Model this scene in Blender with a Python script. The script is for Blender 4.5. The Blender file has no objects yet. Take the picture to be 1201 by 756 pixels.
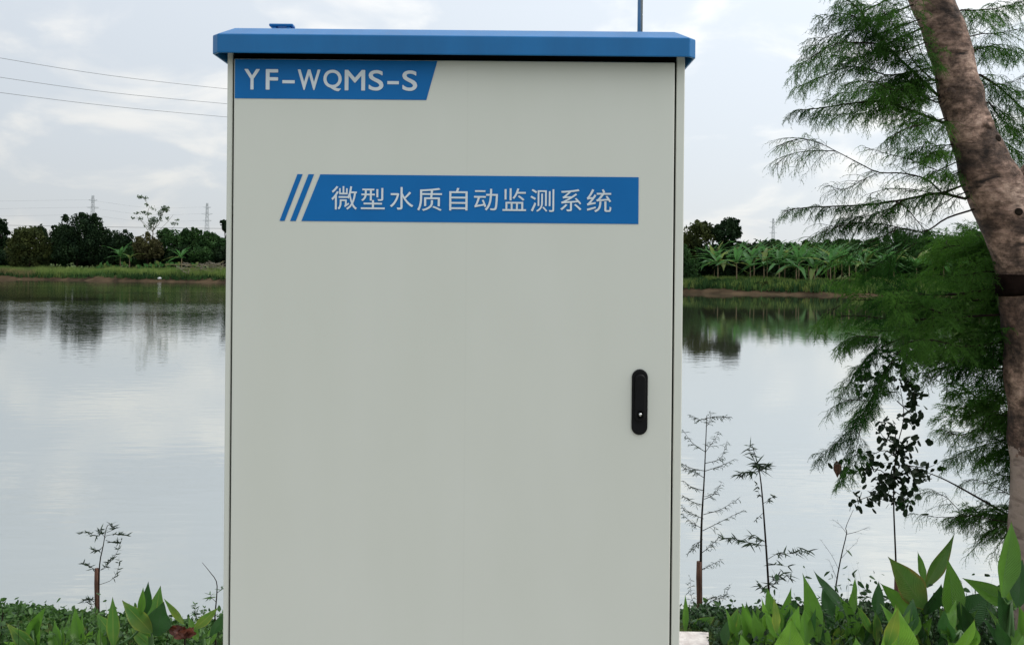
import bpy, bmesh, math, random
import numpy as np
from mathutils import Vector, Matrix, noise as mnoise

random.seed(7)
rng = np.random.default_rng(7)
S = bpy.context.scene
R = math.radians

# ------------------------------------------------------------------ camera
F = 1040.0                       # focal length in photograph pixels
PITCH, ROLL = R(0.2), R(0.52)
CAMZ = 1.45
cam_d = bpy.data.cameras.new('camera')
cam = bpy.data.objects.new('camera', cam_d)
S.collection.objects.link(cam)
cam_d.sensor_width = 36
cam_d.lens = 36 * F / 1201
cam_d.clip_start, cam_d.clip_end = 0.05, 6000
SY = math.tan(PITCH) - 68 / F
cam_d.shift_y = SY * F / 1201
CM = Matrix.Rotation(math.pi / 2 - PITCH, 4, 'X') @ Matrix.Rotation(ROLL, 4, 'Z')
CM = Matrix.Translation((0, 0, CAMZ)) @ CM
cam.matrix_world = CM
S.camera = cam
CR = CM.to_3x3()


def P(px, py, Y):
    """world point at depth Y that the photograph shows at pixel px, py"""
    d = CR @ Vector(((px - 600.5) / F, (378 - py) / F + SY, -1))
    d *= Y / d.y
    return Vector((d.x, Y, d.z + CAMZ))


# ------------------------------------------------------------------ sky
SUN_EL, SUN_AZ = R(48), R(84)        # azimuth from +Y towards +X
w = bpy.data.worlds.new('World'); S.world = w; w.use_nodes = True
nt = w.node_tree; nt.nodes.clear()
N = nt.nodes.new; L = nt.links.new
out = N('ShaderNodeOutputWorld'); bg = N('ShaderNodeBackground')
bg.inputs[1].default_value = 0.1
sky = N('ShaderNodeTexSky'); sky.sky_type = 'NISHITA'; sky.sun_disc = False
sky.sun_elevation = SUN_EL; sky.sun_rotation = SUN_AZ
sky.air_density = 1.0; sky.dust_density = 2.5
tc = N('ShaderNodeTexCoord')
sep = N('ShaderNodeSeparateXYZ'); L(tc.outputs['Generated'], sep.inputs[0])


def wmath(op, a, b=None, c=None):
    n = N('ShaderNodeMath'); n.operation = op
    for i, v in enumerate((a, b, c)):
        if v is None: continue
        if isinstance(v, (int, float)): n.inputs[i].default_value = v
        else: L(v, n.inputs[i])
    return n.outputs[0]


# cloud sheet coordinates: direction projected on a high plane
zz = wmath('MAXIMUM', sep.outputs[2], 0.0)
den = wmath('ADD', zz, 0.34)
cu = wmath('DIVIDE', sep.outputs[0], den); cv = wmath('DIVIDE', sep.outputs[1], den)
comb = N('ShaderNodeCombineXYZ'); L(cu, comb.inputs[0]); L(cv, comb.inputs[1])
nz = N('ShaderNodeTexNoise'); L(comb.outputs[0], nz.inputs['Vector'])
nz.inputs['Scale'].default_value = 3.4; nz.inputs['Detail'].default_value = 7
nz.inputs['Roughness'].default_value = 0.52; nz.inputs['Distortion'].default_value = 0.35
rp = N('ShaderNodeValToRGB'); L(nz.outputs[0], rp.inputs[0])
rp.color_ramp.elements[0].position = 0.47; rp.color_ramp.elements[1].position = 0.66
rp.color_ramp.interpolation = 'EASE'
rp.color_ramp.elements[0].color = (6.35, 6.85, 7.4, 1)     # thin blue-grey veil
rp.color_ramp.elements[1].color = (8.9, 8.8, 8.5, 1)     # soft white cloud
# brighter veil towards the side the sun stands on
sd = N('ShaderNodeVectorMath'); sd.operation = 'DOT_PRODUCT'
L(tc.outputs['Generated'], sd.inputs[0])
sd.inputs[1].default_value = (math.sin(SUN_AZ) * math.cos(SUN_EL) + .35, math.cos(SUN_AZ) * math.cos(SUN_EL), math.sin(SUN_EL) * .3)
glow = wmath('MULTIPLY', wmath('MULTIPLY_ADD', sd.outputs['Value'], 0.22, 0.80), wmath('MULTIPLY_ADD', zz, 0.95, 1.0))
mul = N('ShaderNodeVectorMath'); mul.operation = 'SCALE'; L(rp.outputs[0], mul.inputs[0]); L(glow, mul.inputs['Scale'])
# low air near the horizon is paler and greyer
hz = wmath('POWER', wmath('SUBTRACT', 1.0, zz), 9.0)
hm = N('ShaderNodeMix'); hm.data_type = 'RGBA'; L(wmath('MULTIPLY', hz, 0.75), hm.inputs[0])
L(mul.outputs[0], hm.inputs[6])
hg = N('ShaderNodeVectorMath'); hg.operation = 'SCALE'; hg.inputs[0].default_value = (7.1, 7.35, 7.45); L(glow, hg.inputs['Scale'])
L(hg.outputs[0], hm.inputs[7])
fin = N('ShaderNodeMix'); fin.data_type = 'RGBA'; fin.inputs[0].default_value = 0.88
L(sky.outputs[0], fin.inputs[6]); L(hm.outputs[2], fin.inputs[7])
L(fin.outputs[2], bg.inputs[0]); L(bg.outputs[0], out.inputs[0])

sl = bpy.data.lights.new('sun', 'SUN'); sl.energy = 1.5; sl.angle = R(11); sl.color = (1, .95, .87)
so = bpy.data.objects.new('sun', sl); S.collection.objects.link(so)
sdir = Vector((math.sin(SUN_AZ) * math.cos(SUN_EL), math.cos(SUN_AZ) * math.cos(SUN_EL), math.sin(SUN_EL)))
so.rotation_euler = sdir.to_track_quat('Z', 'Y').to_euler()
so.location = (6, 5, 9)

S.view_settings.view_transform = 'Standard'; S.view_settings.look = 'None'
S.view_settings.exposure = 0.40; S.view_settings.gamma = 1.0
S.render.engine = 'CYCLES'
S.cycles.max_bounces = 8; S.cycles.transparent_max_bounces = 16


# ------------------------------------------------------------------ materials
def node_mat(name):
    m = bpy.data.materials.new(name); m.use_nodes = True
    n = m.node_tree.nodes; b = n['Principled BSDF']
    return m, n, m.node_tree.links.new, b


def mat(name, col, rough=.6, metal=0, var=.15, scale=8, bump=0, bscale=60, spec=.5, trans=0, col2=None, coords='Object', stretch=None):
    """plain surface whose colour wanders between two tones"""
    m, n, l, b = node_mat(name)
    t = n.new('ShaderNodeTexCoord'); mp = n.new('ShaderNodeMapping'); l(t.outputs[coords], mp.inputs[0])
    if stretch: mp.inputs['Scale'].default_value = stretch
    z = n.new('ShaderNodeTexNoise'); l(mp.outputs[0], z.inputs['Vector'])
    z.inputs['Scale'].default_value = scale; z.inputs['Detail'].default_value = 5
    r = n.new('ShaderNodeValToRGB'); l(z.outputs[0], r.inputs[0])
    r.color_ramp.elements[0].position = .35; r.color_ramp.elements[1].position = .65
    c2 = col2 or tuple(min(1, c * (1 + var)) for c in col)
    c1 = col if col2 else tuple(c * (1 - var) for c in col)
    r.color_ramp.elements[0].color = (*c1, 1); r.color_ramp.elements[1].color = (*c2, 1)
    l(r.outputs[0], b.inputs['Base Color'])
    b.inputs['Roughness'].default_value = rough; b.inputs['Metallic'].default_value = metal
    b.inputs['Specular IOR Level'].default_value = spec
    if bump:
        z2 = n.new('ShaderNodeTexNoise'); l(mp.outputs[0], z2.inputs['Vector'])
        z2.inputs['Scale'].default_value = bscale; z2.inputs['Detail'].default_value = 4
        bp = n.new('ShaderNodeBump'); bp.inputs['Strength'].default_value = bump; bp.inputs['Distance'].default_value = .01
        l(z2.outputs[0], bp.inputs['Height']); l(bp.outputs[0], b.inputs['Normal'])
    if trans:
        tr = n.new('ShaderNodeBsdfTranslucent'); mx = n.new('ShaderNodeMixShader'); mx.inputs[0].default_value = trans
        hs = n.new('ShaderNodeHueSaturation'); hs.inputs['Value'].default_value = 1.5; hs.inputs['Saturation'].default_value = 1.1
        l(r.outputs[0], hs.inputs['Color']); l(hs.outputs[0], tr.inputs[0])
        l(b.outputs[0], mx.inputs[1]); l(tr.outputs[0], mx.inputs[2])
        l(mx.outputs[0], n['Material Output'].inputs[0])
    return m


def leaf_mat(name, col, rib, edge, edge_amt, blotch=(.30, .22, .03), blotch_amt=0.0, trans=.35):
    """broad ribbed leaf: pale midrib, slanting side veins, coloured margin"""
    m, n, l, b = node_mat(name)

    def mth(op, a, bb=None, c=None):
        k = n.new('ShaderNodeMath'); k.operation = op
        for i, v in enumerate((a, bb, c)):
            if v is None: continue
            if isinstance(v, (int, float)): k.inputs[i].default_value = v
            else: l(v, k.inputs[i])
        return k.outputs[0]
    t = n.new('ShaderNodeTexCoord'); sp = n.new('ShaderNodeSeparateXYZ'); l(t.outputs['UV'], sp.inputs[0])
    a = mth('ABSOLUTE', mth('SUBTRACT', sp.outputs[0], .5))            # 0 at rib, .5 at margin
    vein = mth('SINE', mth('MULTIPLY', mth('SUBTRACT', sp.outputs[1], mth('MULTIPLY', a, .55)), 150))
    z = n.new('ShaderNodeTexNoise'); l(t.outputs['Object'], z.inputs['Vector']); z.inputs['Scale'].default_value = 22; z.inputs['Detail'].default_value = 4

    def mix(f, c1, c2):
        k = n.new('ShaderNodeMix'); k.data_type = 'RGBA'
        if isinstance(f, float): k.inputs[0].default_value = f
        else: l(f, k.inputs[0])
        for i, c in ((6, c1), (7, c2)):
            if isinstance(c, tuple): k.inputs[i].default_value = (*c, 1)
            else: l(c, k.inputs[i])
        return k.outputs[2]
    dark = tuple(c * .72 for c in col)
    c = mix(z.outputs[0], dark, tuple(min(1, x * 1.25) for x in col))
    c = mix(mth('MULTIPLY_ADD', vein, .075, .075), c, tuple(min(1, x * 1.9) for x in col))
    if blotch_amt:
        zb = n.new('ShaderNodeTexNoise'); l(t.outputs['Object'], zb.inputs['Vector']); zb.inputs['Scale'].default_value = 9
        f = mth('MULTIPLY', mth('MULTIPLY_ADD', zb.outputs[0], 5, -2.4), blotch_amt)
        f = mth('MINIMUM', mth('MAXIMUM', f, 0), .85)
        c = mix(f, c, blotch)
    me = mth('MULTIPLY', mth('MINIMUM', mth('MAXIMUM', mth('MULTIPLY_ADD', mth('ADD', a, mth('MULTIPLY', z.outputs[0], .34)), 7, -4.0), 0), 1), edge_amt)
    c = mix(me, c, edge)
    mr = mth('MINIMUM', mth('MAXIMUM', mth('MULTIPLY_ADD', a, -45, 1.1), 0), .7)
    c = mix(mr, c, rib)
    mt = mth('MINIMUM', mth('MAXIMUM', mth('MULTIPLY_ADD', sp.outputs[1], 16, -15.1), 0), .8)
    c = mix(mt, c, (.10, .06, .02))
    l(c, b.inputs['Base Color']); b.inputs['Roughness'].default_value = .36
    b.inputs['Specular IOR Level'].default_value = .5
    bp = n.new('ShaderNodeBump'); bp.inputs['Strength'].default_value = .5; bp.inputs['Distance'].default_value = .003
    l(vein, bp.inputs['Height']); l(bp.outputs[0], b.inputs['Normal'])
    tr = n.new('ShaderNodeBsdfTranslucent'); mx = n.new('ShaderNodeMixShader'); mx.inputs[0].default_value = trans
    hs = n.new('ShaderNodeHueSaturation'); hs.inputs['Value'].default_value = 1.7
    l(c, hs.inputs['Color']); l(hs.outputs[0], tr.inputs[0]); l(b.outputs[0], mx.inputs[1]); l(tr.outputs[0], mx.inputs[2])
    l(mx.outputs[0], n['Material Output'].inputs[0])
    return m


M = {}


def door_paint():
    m, n, l, b = node_mat('grey_powder_coat')
    t = n.new('ShaderNodeTexCoord')
    mp = n.new('ShaderNodeMapping'); l(t.outputs['Object'], mp.inputs[0]); mp.inputs['Scale'].default_value = (3, 3, .8)
    z = n.new('ShaderNodeTexNoise'); l(mp.outputs[0], z.inputs['Vector']); z.inputs['Scale'].default_value = 2.2; z.inputs['Detail'].default_value = 6
    r = n.new('ShaderNodeValToRGB'); l(z.outputs[0], r.inputs[0])
    r.color_ramp.elements[0].position = .3; r.color_ramp.elements[1].position = .75
    r.color_ramp.elements[0].color = (.66, .672, .60, 1); r.color_ramp.elements[1].color = (.685, .695, .63, 1)
    v = n.new('ShaderNodeTexVoronoi'); l(t.outputs['Object'], v.inputs['Vector']); v.inputs['Scale'].default_value = 7.0
    s = n.new('ShaderNodeMath'); s.operation = 'LESS_THAN'; l(v.outputs['Distance'], s.inputs[0]); s.inputs[1].default_value = .022
    zz2 = n.new('ShaderNodeTexNoise'); l(t.outputs['Object'], zz2.inputs['Vector']); zz2.inputs['Scale'].default_value = 3.1
    g = n.new('ShaderNodeMath'); g.operation = 'GREATER_THAN'; l(zz2.outputs[0], g.inputs[0]); g.inputs[1].default_value = .56
    k = n.new('ShaderNodeMath'); k.operation = 'MULTIPLY'; l(s.outputs[0], k.inputs[0]); l(g.outputs[0], k.inputs[1])
    k2 = n.new('ShaderNodeMath'); k2.operation = 'MULTIPLY'; l(k.outputs[0], k2.inputs[0]); k2.inputs[1].default_value = .35
    mx = n.new('ShaderNodeMix'); mx.data_type = 'RGBA'; l(k2.outputs[0], mx.inputs[0]); l(r.outputs[0], mx.inputs[6]); mx.inputs[7].default_value = (.2, .19, .16, 1)
    # faint crease down the door, its shade painted as a darker line
    sp = n.new('ShaderNodeSeparateXYZ'); l(t.outputs['Object'], sp.inputs[0])
    d = n.new('ShaderNodeMath'); d.operation = 'SUBTRACT'; l(sp.outputs[0], d.inputs[0]); d.inputs[1].default_value = .026
    da = n.new('ShaderNodeMath'); da.operation = 'ABSOLUTE'; l(d.outputs[0], da.inputs[0])
    dl = n.new('ShaderNodeMath'); dl.operation = 'LESS_THAN'; l(da.outputs[0], dl.inputs[0]); dl.inputs[1].default_value = .0016
    dm = n.new('ShaderNodeMath'); dm.operation = 'MULTIPLY'; l(dl.outputs[0], dm.inputs[0]); dm.inputs[1].default_value = .05
    m2 = n.new('ShaderNodeMix'); m2.data_type = 'RGBA'; l(dm.outputs[0], m2.inputs[0]); l(mx.outputs[2], m2.inputs[6]); m2.inputs[7].default_value = (.42, .42, .36, 1)
    l(m2.outputs[2], b.inputs['Base Color']); b.inputs['Roughness'].default_value = .48; b.inputs['Specular IOR Level'].default_value = .4
    z3 = n.new('ShaderNodeTexNoise'); l(t.outputs['Object'], z3.inputs['Vector']); z3.inputs['Scale'].default_value = 420
    z4 = n.new('ShaderNodeTexNoise'); l(t.outputs['Object'], z4.inputs['Vector']); z4.inputs['Scale'].default_value = 2.0
    b1 = n.new('ShaderNodeBump'); b1.inputs['Strength'].default_value = .08; b1.inputs['Distance'].default_value = .001; l(z3.outputs[0], b1.inputs['Height'])
    b2 = n.new('ShaderNodeBump'); b2.inputs['Strength'].default_value = .4; b2.inputs['Distance'].default_value = .012; l(z4.outputs[0], b2.inputs['Height'])
    l(b1.outputs[0], b2.inputs['Normal']); l(b2.outputs[0], b.inputs['Normal'])
    return m


M['door'] = door_paint()
M['blue_lid'] = mat('blue_lid_paint', (.003, .135, .36), .30, spec=.35, var=.10, scale=3, bump=.05, bscale=300, stretch=(4, 4, 1))
M['blue_print'] = mat('blue_vinyl_print', (.003, .145, .43), .5, var=.05, scale=6, spec=.2)
M['white_print'] = mat('pale_vinyl_print', (.68, .74, .78), .5, var=.05, scale=9)
M['black_plastic'] = mat('black_plastic', (.004, .004, .005), .5, spec=.18, var=.2, scale=30)
M['gasket'] = mat('black_gasket', (.004, .004, .004), .9, spec=.05, var=.2)
M['steel'] = mat('dull_steel', (.42, .43, .44), .42, metal=.8, var=.12, scale=20)
M['chrome'] = mat('lock_steel', (.7, .7, .7), .2, metal=1, var=.05)
M['concrete'] = mat('pale_concrete', (.52, .46, .43), .85, scale=30, col2=(.66, .61, .57), bump=.7, bscale=45)
M['bark_dark'] = mat('thin_branch_bark', (.022, .016, .012), .9, spec=.1, var=.35, scale=30, bump=.4, bscale=60)
M['stake'] = mat('brown_stake_wood', (.10, .045, .028), .85, var=.4, scale=30, bump=.5, bscale=50, stretch=(3, 3, .5))
M['needle'] = mat('feathery_green_needles', (.012, .050, .008), .7, spec=.1, scale=3.5, col2=(.075, .165, .032), trans=.4)
M['needle_dark'] = mat('dark_sapling_needles', (.014, .026, .014), .7, spec=.1, scale=30, col2=(.04, .065, .035), trans=.15)
M['twig'] = mat('fine_dark_twigs', (.020, .015, .011), .9, spec=.1, var=.3, scale=20)
M['round_leaf'] = mat('small_dark_round_leaf', (.006, .013, .006), .6, spec=.12, scale=10, col2=(.014, .028, .010), trans=.08)
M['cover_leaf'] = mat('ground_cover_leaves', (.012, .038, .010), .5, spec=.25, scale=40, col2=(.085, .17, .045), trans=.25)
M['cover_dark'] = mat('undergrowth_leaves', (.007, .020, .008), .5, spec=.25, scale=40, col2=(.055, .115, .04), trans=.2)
M['grass'] = mat('bank_grass', (.075, .15, .028), .7, scale=.5, col2=(.18, .24, .06), trans=.3)
M['reed'] = mat('dry_reeds', (.13, .13, .05), .8, scale=1, col2=(.22, .19, .08), trans=.3)
M['far_dark'] = mat('dark_evergreen_leaves', (.008, .020, .009), .7, spec=.1, scale=.6, col2=(.020, .040, .014), trans=.15)
M['far_olive'] = mat('olive_leaves', (.022, .034, .012), .7, spec=.1, scale=.7, col2=(.065, .078, .022), trans=.2)
M['far_green'] = mat('mid_green_leaves', (.018, .048, .016), .7, spec=.1, scale=.7, col2=(.045, .095, .028), trans=.25)
M['far_brown'] = mat('brownish_scrub_leaves', (.045, .042, .020), .7, spec=.1, scale=.8, col2=(.085, .085, .032), trans=.2)
M['far_pale'] = mat('pale_grey_green_leaves', (.05, .085, .045), .6, scale=1, col2=(.12, .16, .09), trans=.3)
M['far_bark'] = mat('far_pale_bark', (.16, .14, .10), .9, var=.3, scale=3)
M['banana_leaf'] = leaf_mat('banana_leaf', (.050, .140, .038), (.16, .24, .10), (.16, .17, .05), .5, trans=.35)
M['banana_yellow'] = leaf_mat('yellowing_banana_leaf', (.14, .19, .055), (.25, .25, .1), (.22, .16, .05), .8, trans=.35)
for k_ in ('banana_leaf', 'banana_yellow'): M[k_].node_tree.nodes['Principled BSDF'].inputs['Specular IOR Level'].default_value = .12
M['banana_trunk'] = mat('banana_trunk', (.13, .10, .055), .8, scale=2, col2=(.26, .19, .11), stretch=(1, 1, 3))
M['pylon'] = mat('galvanised_lattice', (.34, .36, .38), .6, var=.1, scale=1)
M['wire'] = mat('weathered_cable', (.16, .17, .18), .6, var=.1, scale=1)
M['plastic_bag'] = mat('white_plastic', (.75, .76, .76), .5, var=.08)
M['canna_green'] = leaf_mat('canna_leaf_green', (.092, .215, .026), (.10, .20, .06), (.10, .17, .05), .5)
M['canna_bright'] = leaf_mat('canna_leaf_fresh', (.16, .33, .038), (.16, .30, .08), (.20, .33, .10), .6, trans=.45)
M['canna_dark'] = leaf_mat('canna_leaf_deep', (.030, .095, .022), (.05, .10, .04), (.03, .07, .03), .5, trans=.2)
M['canna_yellow'] = leaf_mat('canna_leaf_yellow_margin', (.075, .185, .030), (.30, .34, .06), (.33, .34, .05), .7, (.30, .30, .04), .45)
M['canna_rust'] = leaf_mat('canna_leaf_rusty', (.070, .150, .028), (.12, .17, .05), (.28, .13, .035), .7, (.22, .17, .03), .25)
M['canna_stem'] = mat('canna_stem', (.05, .12, .03), .5, var=.25, scale=20, trans=.1)
M['withered'] = mat('withered_red_leaf', (.045, .015, .010), .7, scale=25, col2=(.17, .055, .035), trans=.2)


def trunk_mat():
    m, n, l, b = node_mat('mottled_bark_with_whitewash')
    t = n.new('ShaderNodeTexCoord')
    z = n.new('ShaderNodeTexNoise'); l(t.outputs['Object'], z.inputs['Vector']); z.inputs['Scale'].default_value = 7; z.inputs['Detail'].default_value = 8; z.inputs['Roughness'].default_value = .74; z.inputs['Distortion'].default_value = .15
    r = n.new('ShaderNodeValToRGB'); l(z.outputs[0], r.inputs[0])
    e = r.color_ramp.elements
    e[0].position = .36; e[0].color = (.022, .013, .010, 1); e[1].position = .68; e[1].color = (.57, .41, .325, 1)
    q = e.new(.47); q.color = (.13, .083, .062, 1); q = e.new(.56); q.color = (.33, .215, .165, 1)
    # horizontal cracks
    mp = n.new('ShaderNodeMapping'); l(t.outputs['Object'], mp.inputs[0]); mp.inputs['Scale'].default_value = (6, 6, 17)
    zc = n.new('ShaderNodeTexNoise'); l(mp.outputs[0], zc.inputs['Vector']); zc.inputs['Scale'].default_value = 1.6; zc.inputs['Detail'].default_value = 5; zc.inputs['Distortion'].default_value = .8
    rc = n.new('ShaderNodeValToRGB'); l(zc.outputs[0], rc.inputs[0]); rc.color_ramp.elements[0].position = .30; rc.color_ramp.elements[1].position = .37
    mc = n.new('ShaderNodeMix'); mc.data_type = 'RGBA'; l(rc.outputs[0], mc.inputs[0]); mc.inputs[6].default_value = (.03, .018, .014, 1); l(r.outputs[0], mc.inputs[7])
    zl = n.new('ShaderNodeTexNoise'); l(t.outputs['Object'], zl.inputs['Vector']); zl.inputs['Scale'].default_value = 3.2; zl.inputs['Detail'].default_value = 3
    rl = n.new('ShaderNodeValToRGB'); l(zl.outputs[0], rl.inputs[0]); rl.color_ramp.elements[0].position = .42; rl.color_ramp.elements[1].position = .56
    rl.color_ramp.elements[0].color = (.32, .28, .27, 1); rl.color_ramp.elements[1].color = (1, 1, 1, 1)
    mb_ = n.new('ShaderNodeMix'); mb_.data_type = 'RGBA'; mb_.blend_type = 'MULTIPLY'; mb_.inputs[0].default_value = 1; l(mc.outputs[2], mb_.inputs[6]); l(rl.outputs[0], mb_.inputs[7])
    zf_ = n.new('ShaderNodeTexNoise'); mpf = n.new('ShaderNodeMapping'); l(t.outputs['Object'], mpf.inputs[0]); mpf.inputs['Scale'].default_value = (1, 1, 2.2); l(mpf.outputs[0], zf_.inputs['Vector']); zf_.inputs['Scale'].default_value = 30; zf_.inputs['Detail'].default_value = 6; zf_.inputs['Roughness'].default_value = .7
    rf_ = n.new('ShaderNodeValToRGB'); l(zf_.outputs[0], rf_.inputs[0]); rf_.color_ramp.elements[0].position = .36; rf_.color_ramp.elements[1].position = .60
    rf_.color_ramp.elements[0].color = (.42, .38, .36, 1); rf_.color_ramp.elements[1].color = (1.5, 1.5, 1.5, 1)
    m3_ = n.new('ShaderNodeMix'); m3_.data_type = 'RGBA'; m3_.blend_type = 'MULTIPLY'; m3_.inputs[0].default_value = 1; l(mb_.outputs[2], m3_.inputs[6]); l(rf_.outputs[0], m3_.inputs[7]); mb_ = m3_
    # whitewash below about a metre
    sp = n.new('ShaderNodeSeparateXYZ'); l(t.outputs['Object'], sp.inputs[0])
    za = n.new('ShaderNodeMath'); za.operation = 'MULTIPLY_ADD'; l(z.outputs[0], za.inputs[0]); za.inputs[1].default_value = .22; l(sp.outputs[2], za.inputs[2])
    lt = n.new('ShaderNodeMath'); lt.operation = 'LESS_THAN'; l(za.outputs[0], lt.inputs[0]); lt.inputs[1].default_value = .99
    ww = n.new('ShaderNodeValToRGB'); l(zc.outputs[0], ww.inputs[0]); ww.color_ramp.elements[0].position = .3; ww.color_ramp.elements[1].position = .5
    ww.color_ramp.elements[0].color = (.11, .075, .06, 1); ww.color_ramp.elements[1].color = (.31, .235, .20, 1)
    mw = n.new('ShaderNodeMix'); mw.data_type = 'RGBA'; l(lt.outputs[0], mw.inputs[0]); l(mb_.outputs[2], mw.inputs[6]); l(ww.outputs[0], mw.inputs[7])
    l(mw.outputs[2], b.inputs['Base Color']); b.inputs['Roughness'].default_value = .85
    b1 = n.new('ShaderNodeBump'); b1.inputs['Strength'].default_value = .8; b1.inputs['Distance'].default_value = .012; l(zc.outputs[0], b1.inputs['Height'])
    b2 = n.new('ShaderNodeBump'); b2.inputs['Strength'].default_value = .7; b2.inputs['Distance'].default_value = .015; l(z.outputs[0], b2.inputs['Height']); l(b1.outputs[0], b2.inputs['Normal'])
    l(b2.outputs[0], b.inputs['Normal'])
    return m


M['trunk'] = trunk_mat()


def water_mat():
    m, n, l, b = node_mat('pond_water')
    t = n.new('ShaderNodeTexCoord')
    n.remove(b); df = n.new('ShaderNodeBsdfDiffuse'); df.inputs[0].default_value = (.125, .135, .085, 1)      # silty body of the pond
    gl = n.new('ShaderNodeBsdfGlossy'); gl.inputs['Roughness'].default_value = .03; gl.inputs[0].default_value = (.86, .875, .87, 1)
    lw = n.new('ShaderNodeLayerWeight'); lw.inputs[0].default_value = .5
    mxs = n.new('ShaderNodeMixShader'); l(lw.outputs['Facing'], mxs.inputs[0]); l(df.outputs[0], mxs.inputs[1]); l(gl.outputs[0], mxs.inputs[2])
    l(mxs.outputs[0], n['Material Output'].inputs[0])
    mp = n.new('ShaderNodeMapping'); l(t.outputs['Object'], mp.inputs[0]); mp.inputs['Scale'].default_value = (.8, 2.4, 1); mp.inputs['Rotation'].default_value = (0, 0, R(-8))
    z = n.new('ShaderNodeTexNoise'); l(mp.outputs[0], z.inputs['Vector']); z.inputs['Scale'].default_value = 1.9; z.inputs['Detail'].default_value = 3; z.inputs['Roughness'].default_value = .45
    mp2 = n.new('ShaderNodeMapping'); l(t.outputs['Object'], mp2.inputs[0]); mp2.inputs['Scale'].default_value = (.12, .3, 1)
    z2 = n.new('ShaderNodeTexNoise'); l(mp2.outputs[0], z2.inputs['Vector']); z2.inputs['Scale'].default_value = 1; z2.inputs['Detail'].default_value = 3
    # calmer and rougher patches: gusts reach the far left more
    mp3 = n.new('ShaderNodeMapping'); l(t.outputs['Object'], mp3.inputs[0]); mp3.inputs['Scale'].default_value = (.02, .05, 1)
    z3 = n.new('ShaderNodeTexNoise'); l(mp3.outputs[0], z3.inputs['Vector']); z3.inputs['Scale'].default_value = 1.5
    mr = n.new('ShaderNodeMapRange'); l(z3.outputs[0], mr.inputs[0]); mr.inputs[1].default_value = .35; mr.inputs[2].default_value = .65; mr.inputs[3].default_value = .25; mr.inputs[4].default_value = 1
    ml = n.new('ShaderNodeMath'); ml.operation = 'MULTIPLY'; l(mr.outputs[0], ml.inputs[0]); ml.inputs[1].default_value = .10
    # water sheltered under the far bank lies calmer
    spw = n.new('ShaderNodeSeparateXYZ'); l(t.outputs['Object'], spw.inputs[0])
    my = n.new('ShaderNodeMapRange'); l(spw.outputs[1], my.inputs[0]); my.inputs[1].default_value = 12; my.inputs[2].default_value = 75; my.inputs[3].default_value = 1.0; my.inputs[4].default_value = .16
    mxx = n.new('ShaderNodeMapRange'); l(spw.outputs[0], mxx.inputs[0]); mxx.inputs[1].default_value = -22; mxx.inputs[2].default_value = 2; mxx.inputs[3].default_value = 2.4; mxx.inputs[4].default_value = .40
    mq = n.new('ShaderNodeMath'); mq.operation = 'MAXIMUM'; l(my.outputs[0], mq.inputs[0]); l(mxx.outputs[0], mq.inputs[1])
    mz = n.new('ShaderNodeMath'); mz.operation = 'MULTIPLY'; l(ml.outputs[0], mz.inputs[0]); l(mq.outputs[0], mz.inputs[1]); ml = mz
    b1 = n.new('ShaderNodeBump'); l(ml.outputs[0], b1.inputs['Strength']); b1.inputs['Distance'].default_value = .05; l(z.outputs[0], b1.inputs['Height'])
    b2 = n.new('ShaderNodeBump'); b2.inputs['Strength'].default_value = .012; b2.inputs['Distance'].default_value = .10; l(z2.outputs[0], b2.inputs['Height'])
    l(b1.outputs[0], b2.inputs['Normal']); l(b2.outputs[0], gl.inputs['Normal']); l(b2.outputs[0], df.inputs['Normal'])
    return m


M['water'] = water_mat()


# ------------------------------------------------------------------ helpers
COL = S.collection


def link(name, me, m, parent=None, smooth=False, **tags):
    if m is not None and len(me.materials) == 0:
        for k in (m if isinstance(m, (list, tuple)) else [m]): me.materials.append(k)
    if smooth: me.polygons.foreach_set('use_smooth', [True] * len(me.polygons))
    o = bpy.data.objects.new(name, me); COL.objects.link(o)
    if parent is not None: o.parent = parent
    for k, v in tags.items(): o[k] = v
    return o


def thing(name, label, category, loc=(0, 0, 0), group=None):
    o = bpy.data.objects.new(name, None); COL.objects.link(o); o.location = loc
    o.empty_display_size = .1
    o['label'] = label; o['category'] = category
    if group: o['group'] = group
    return o


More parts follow.
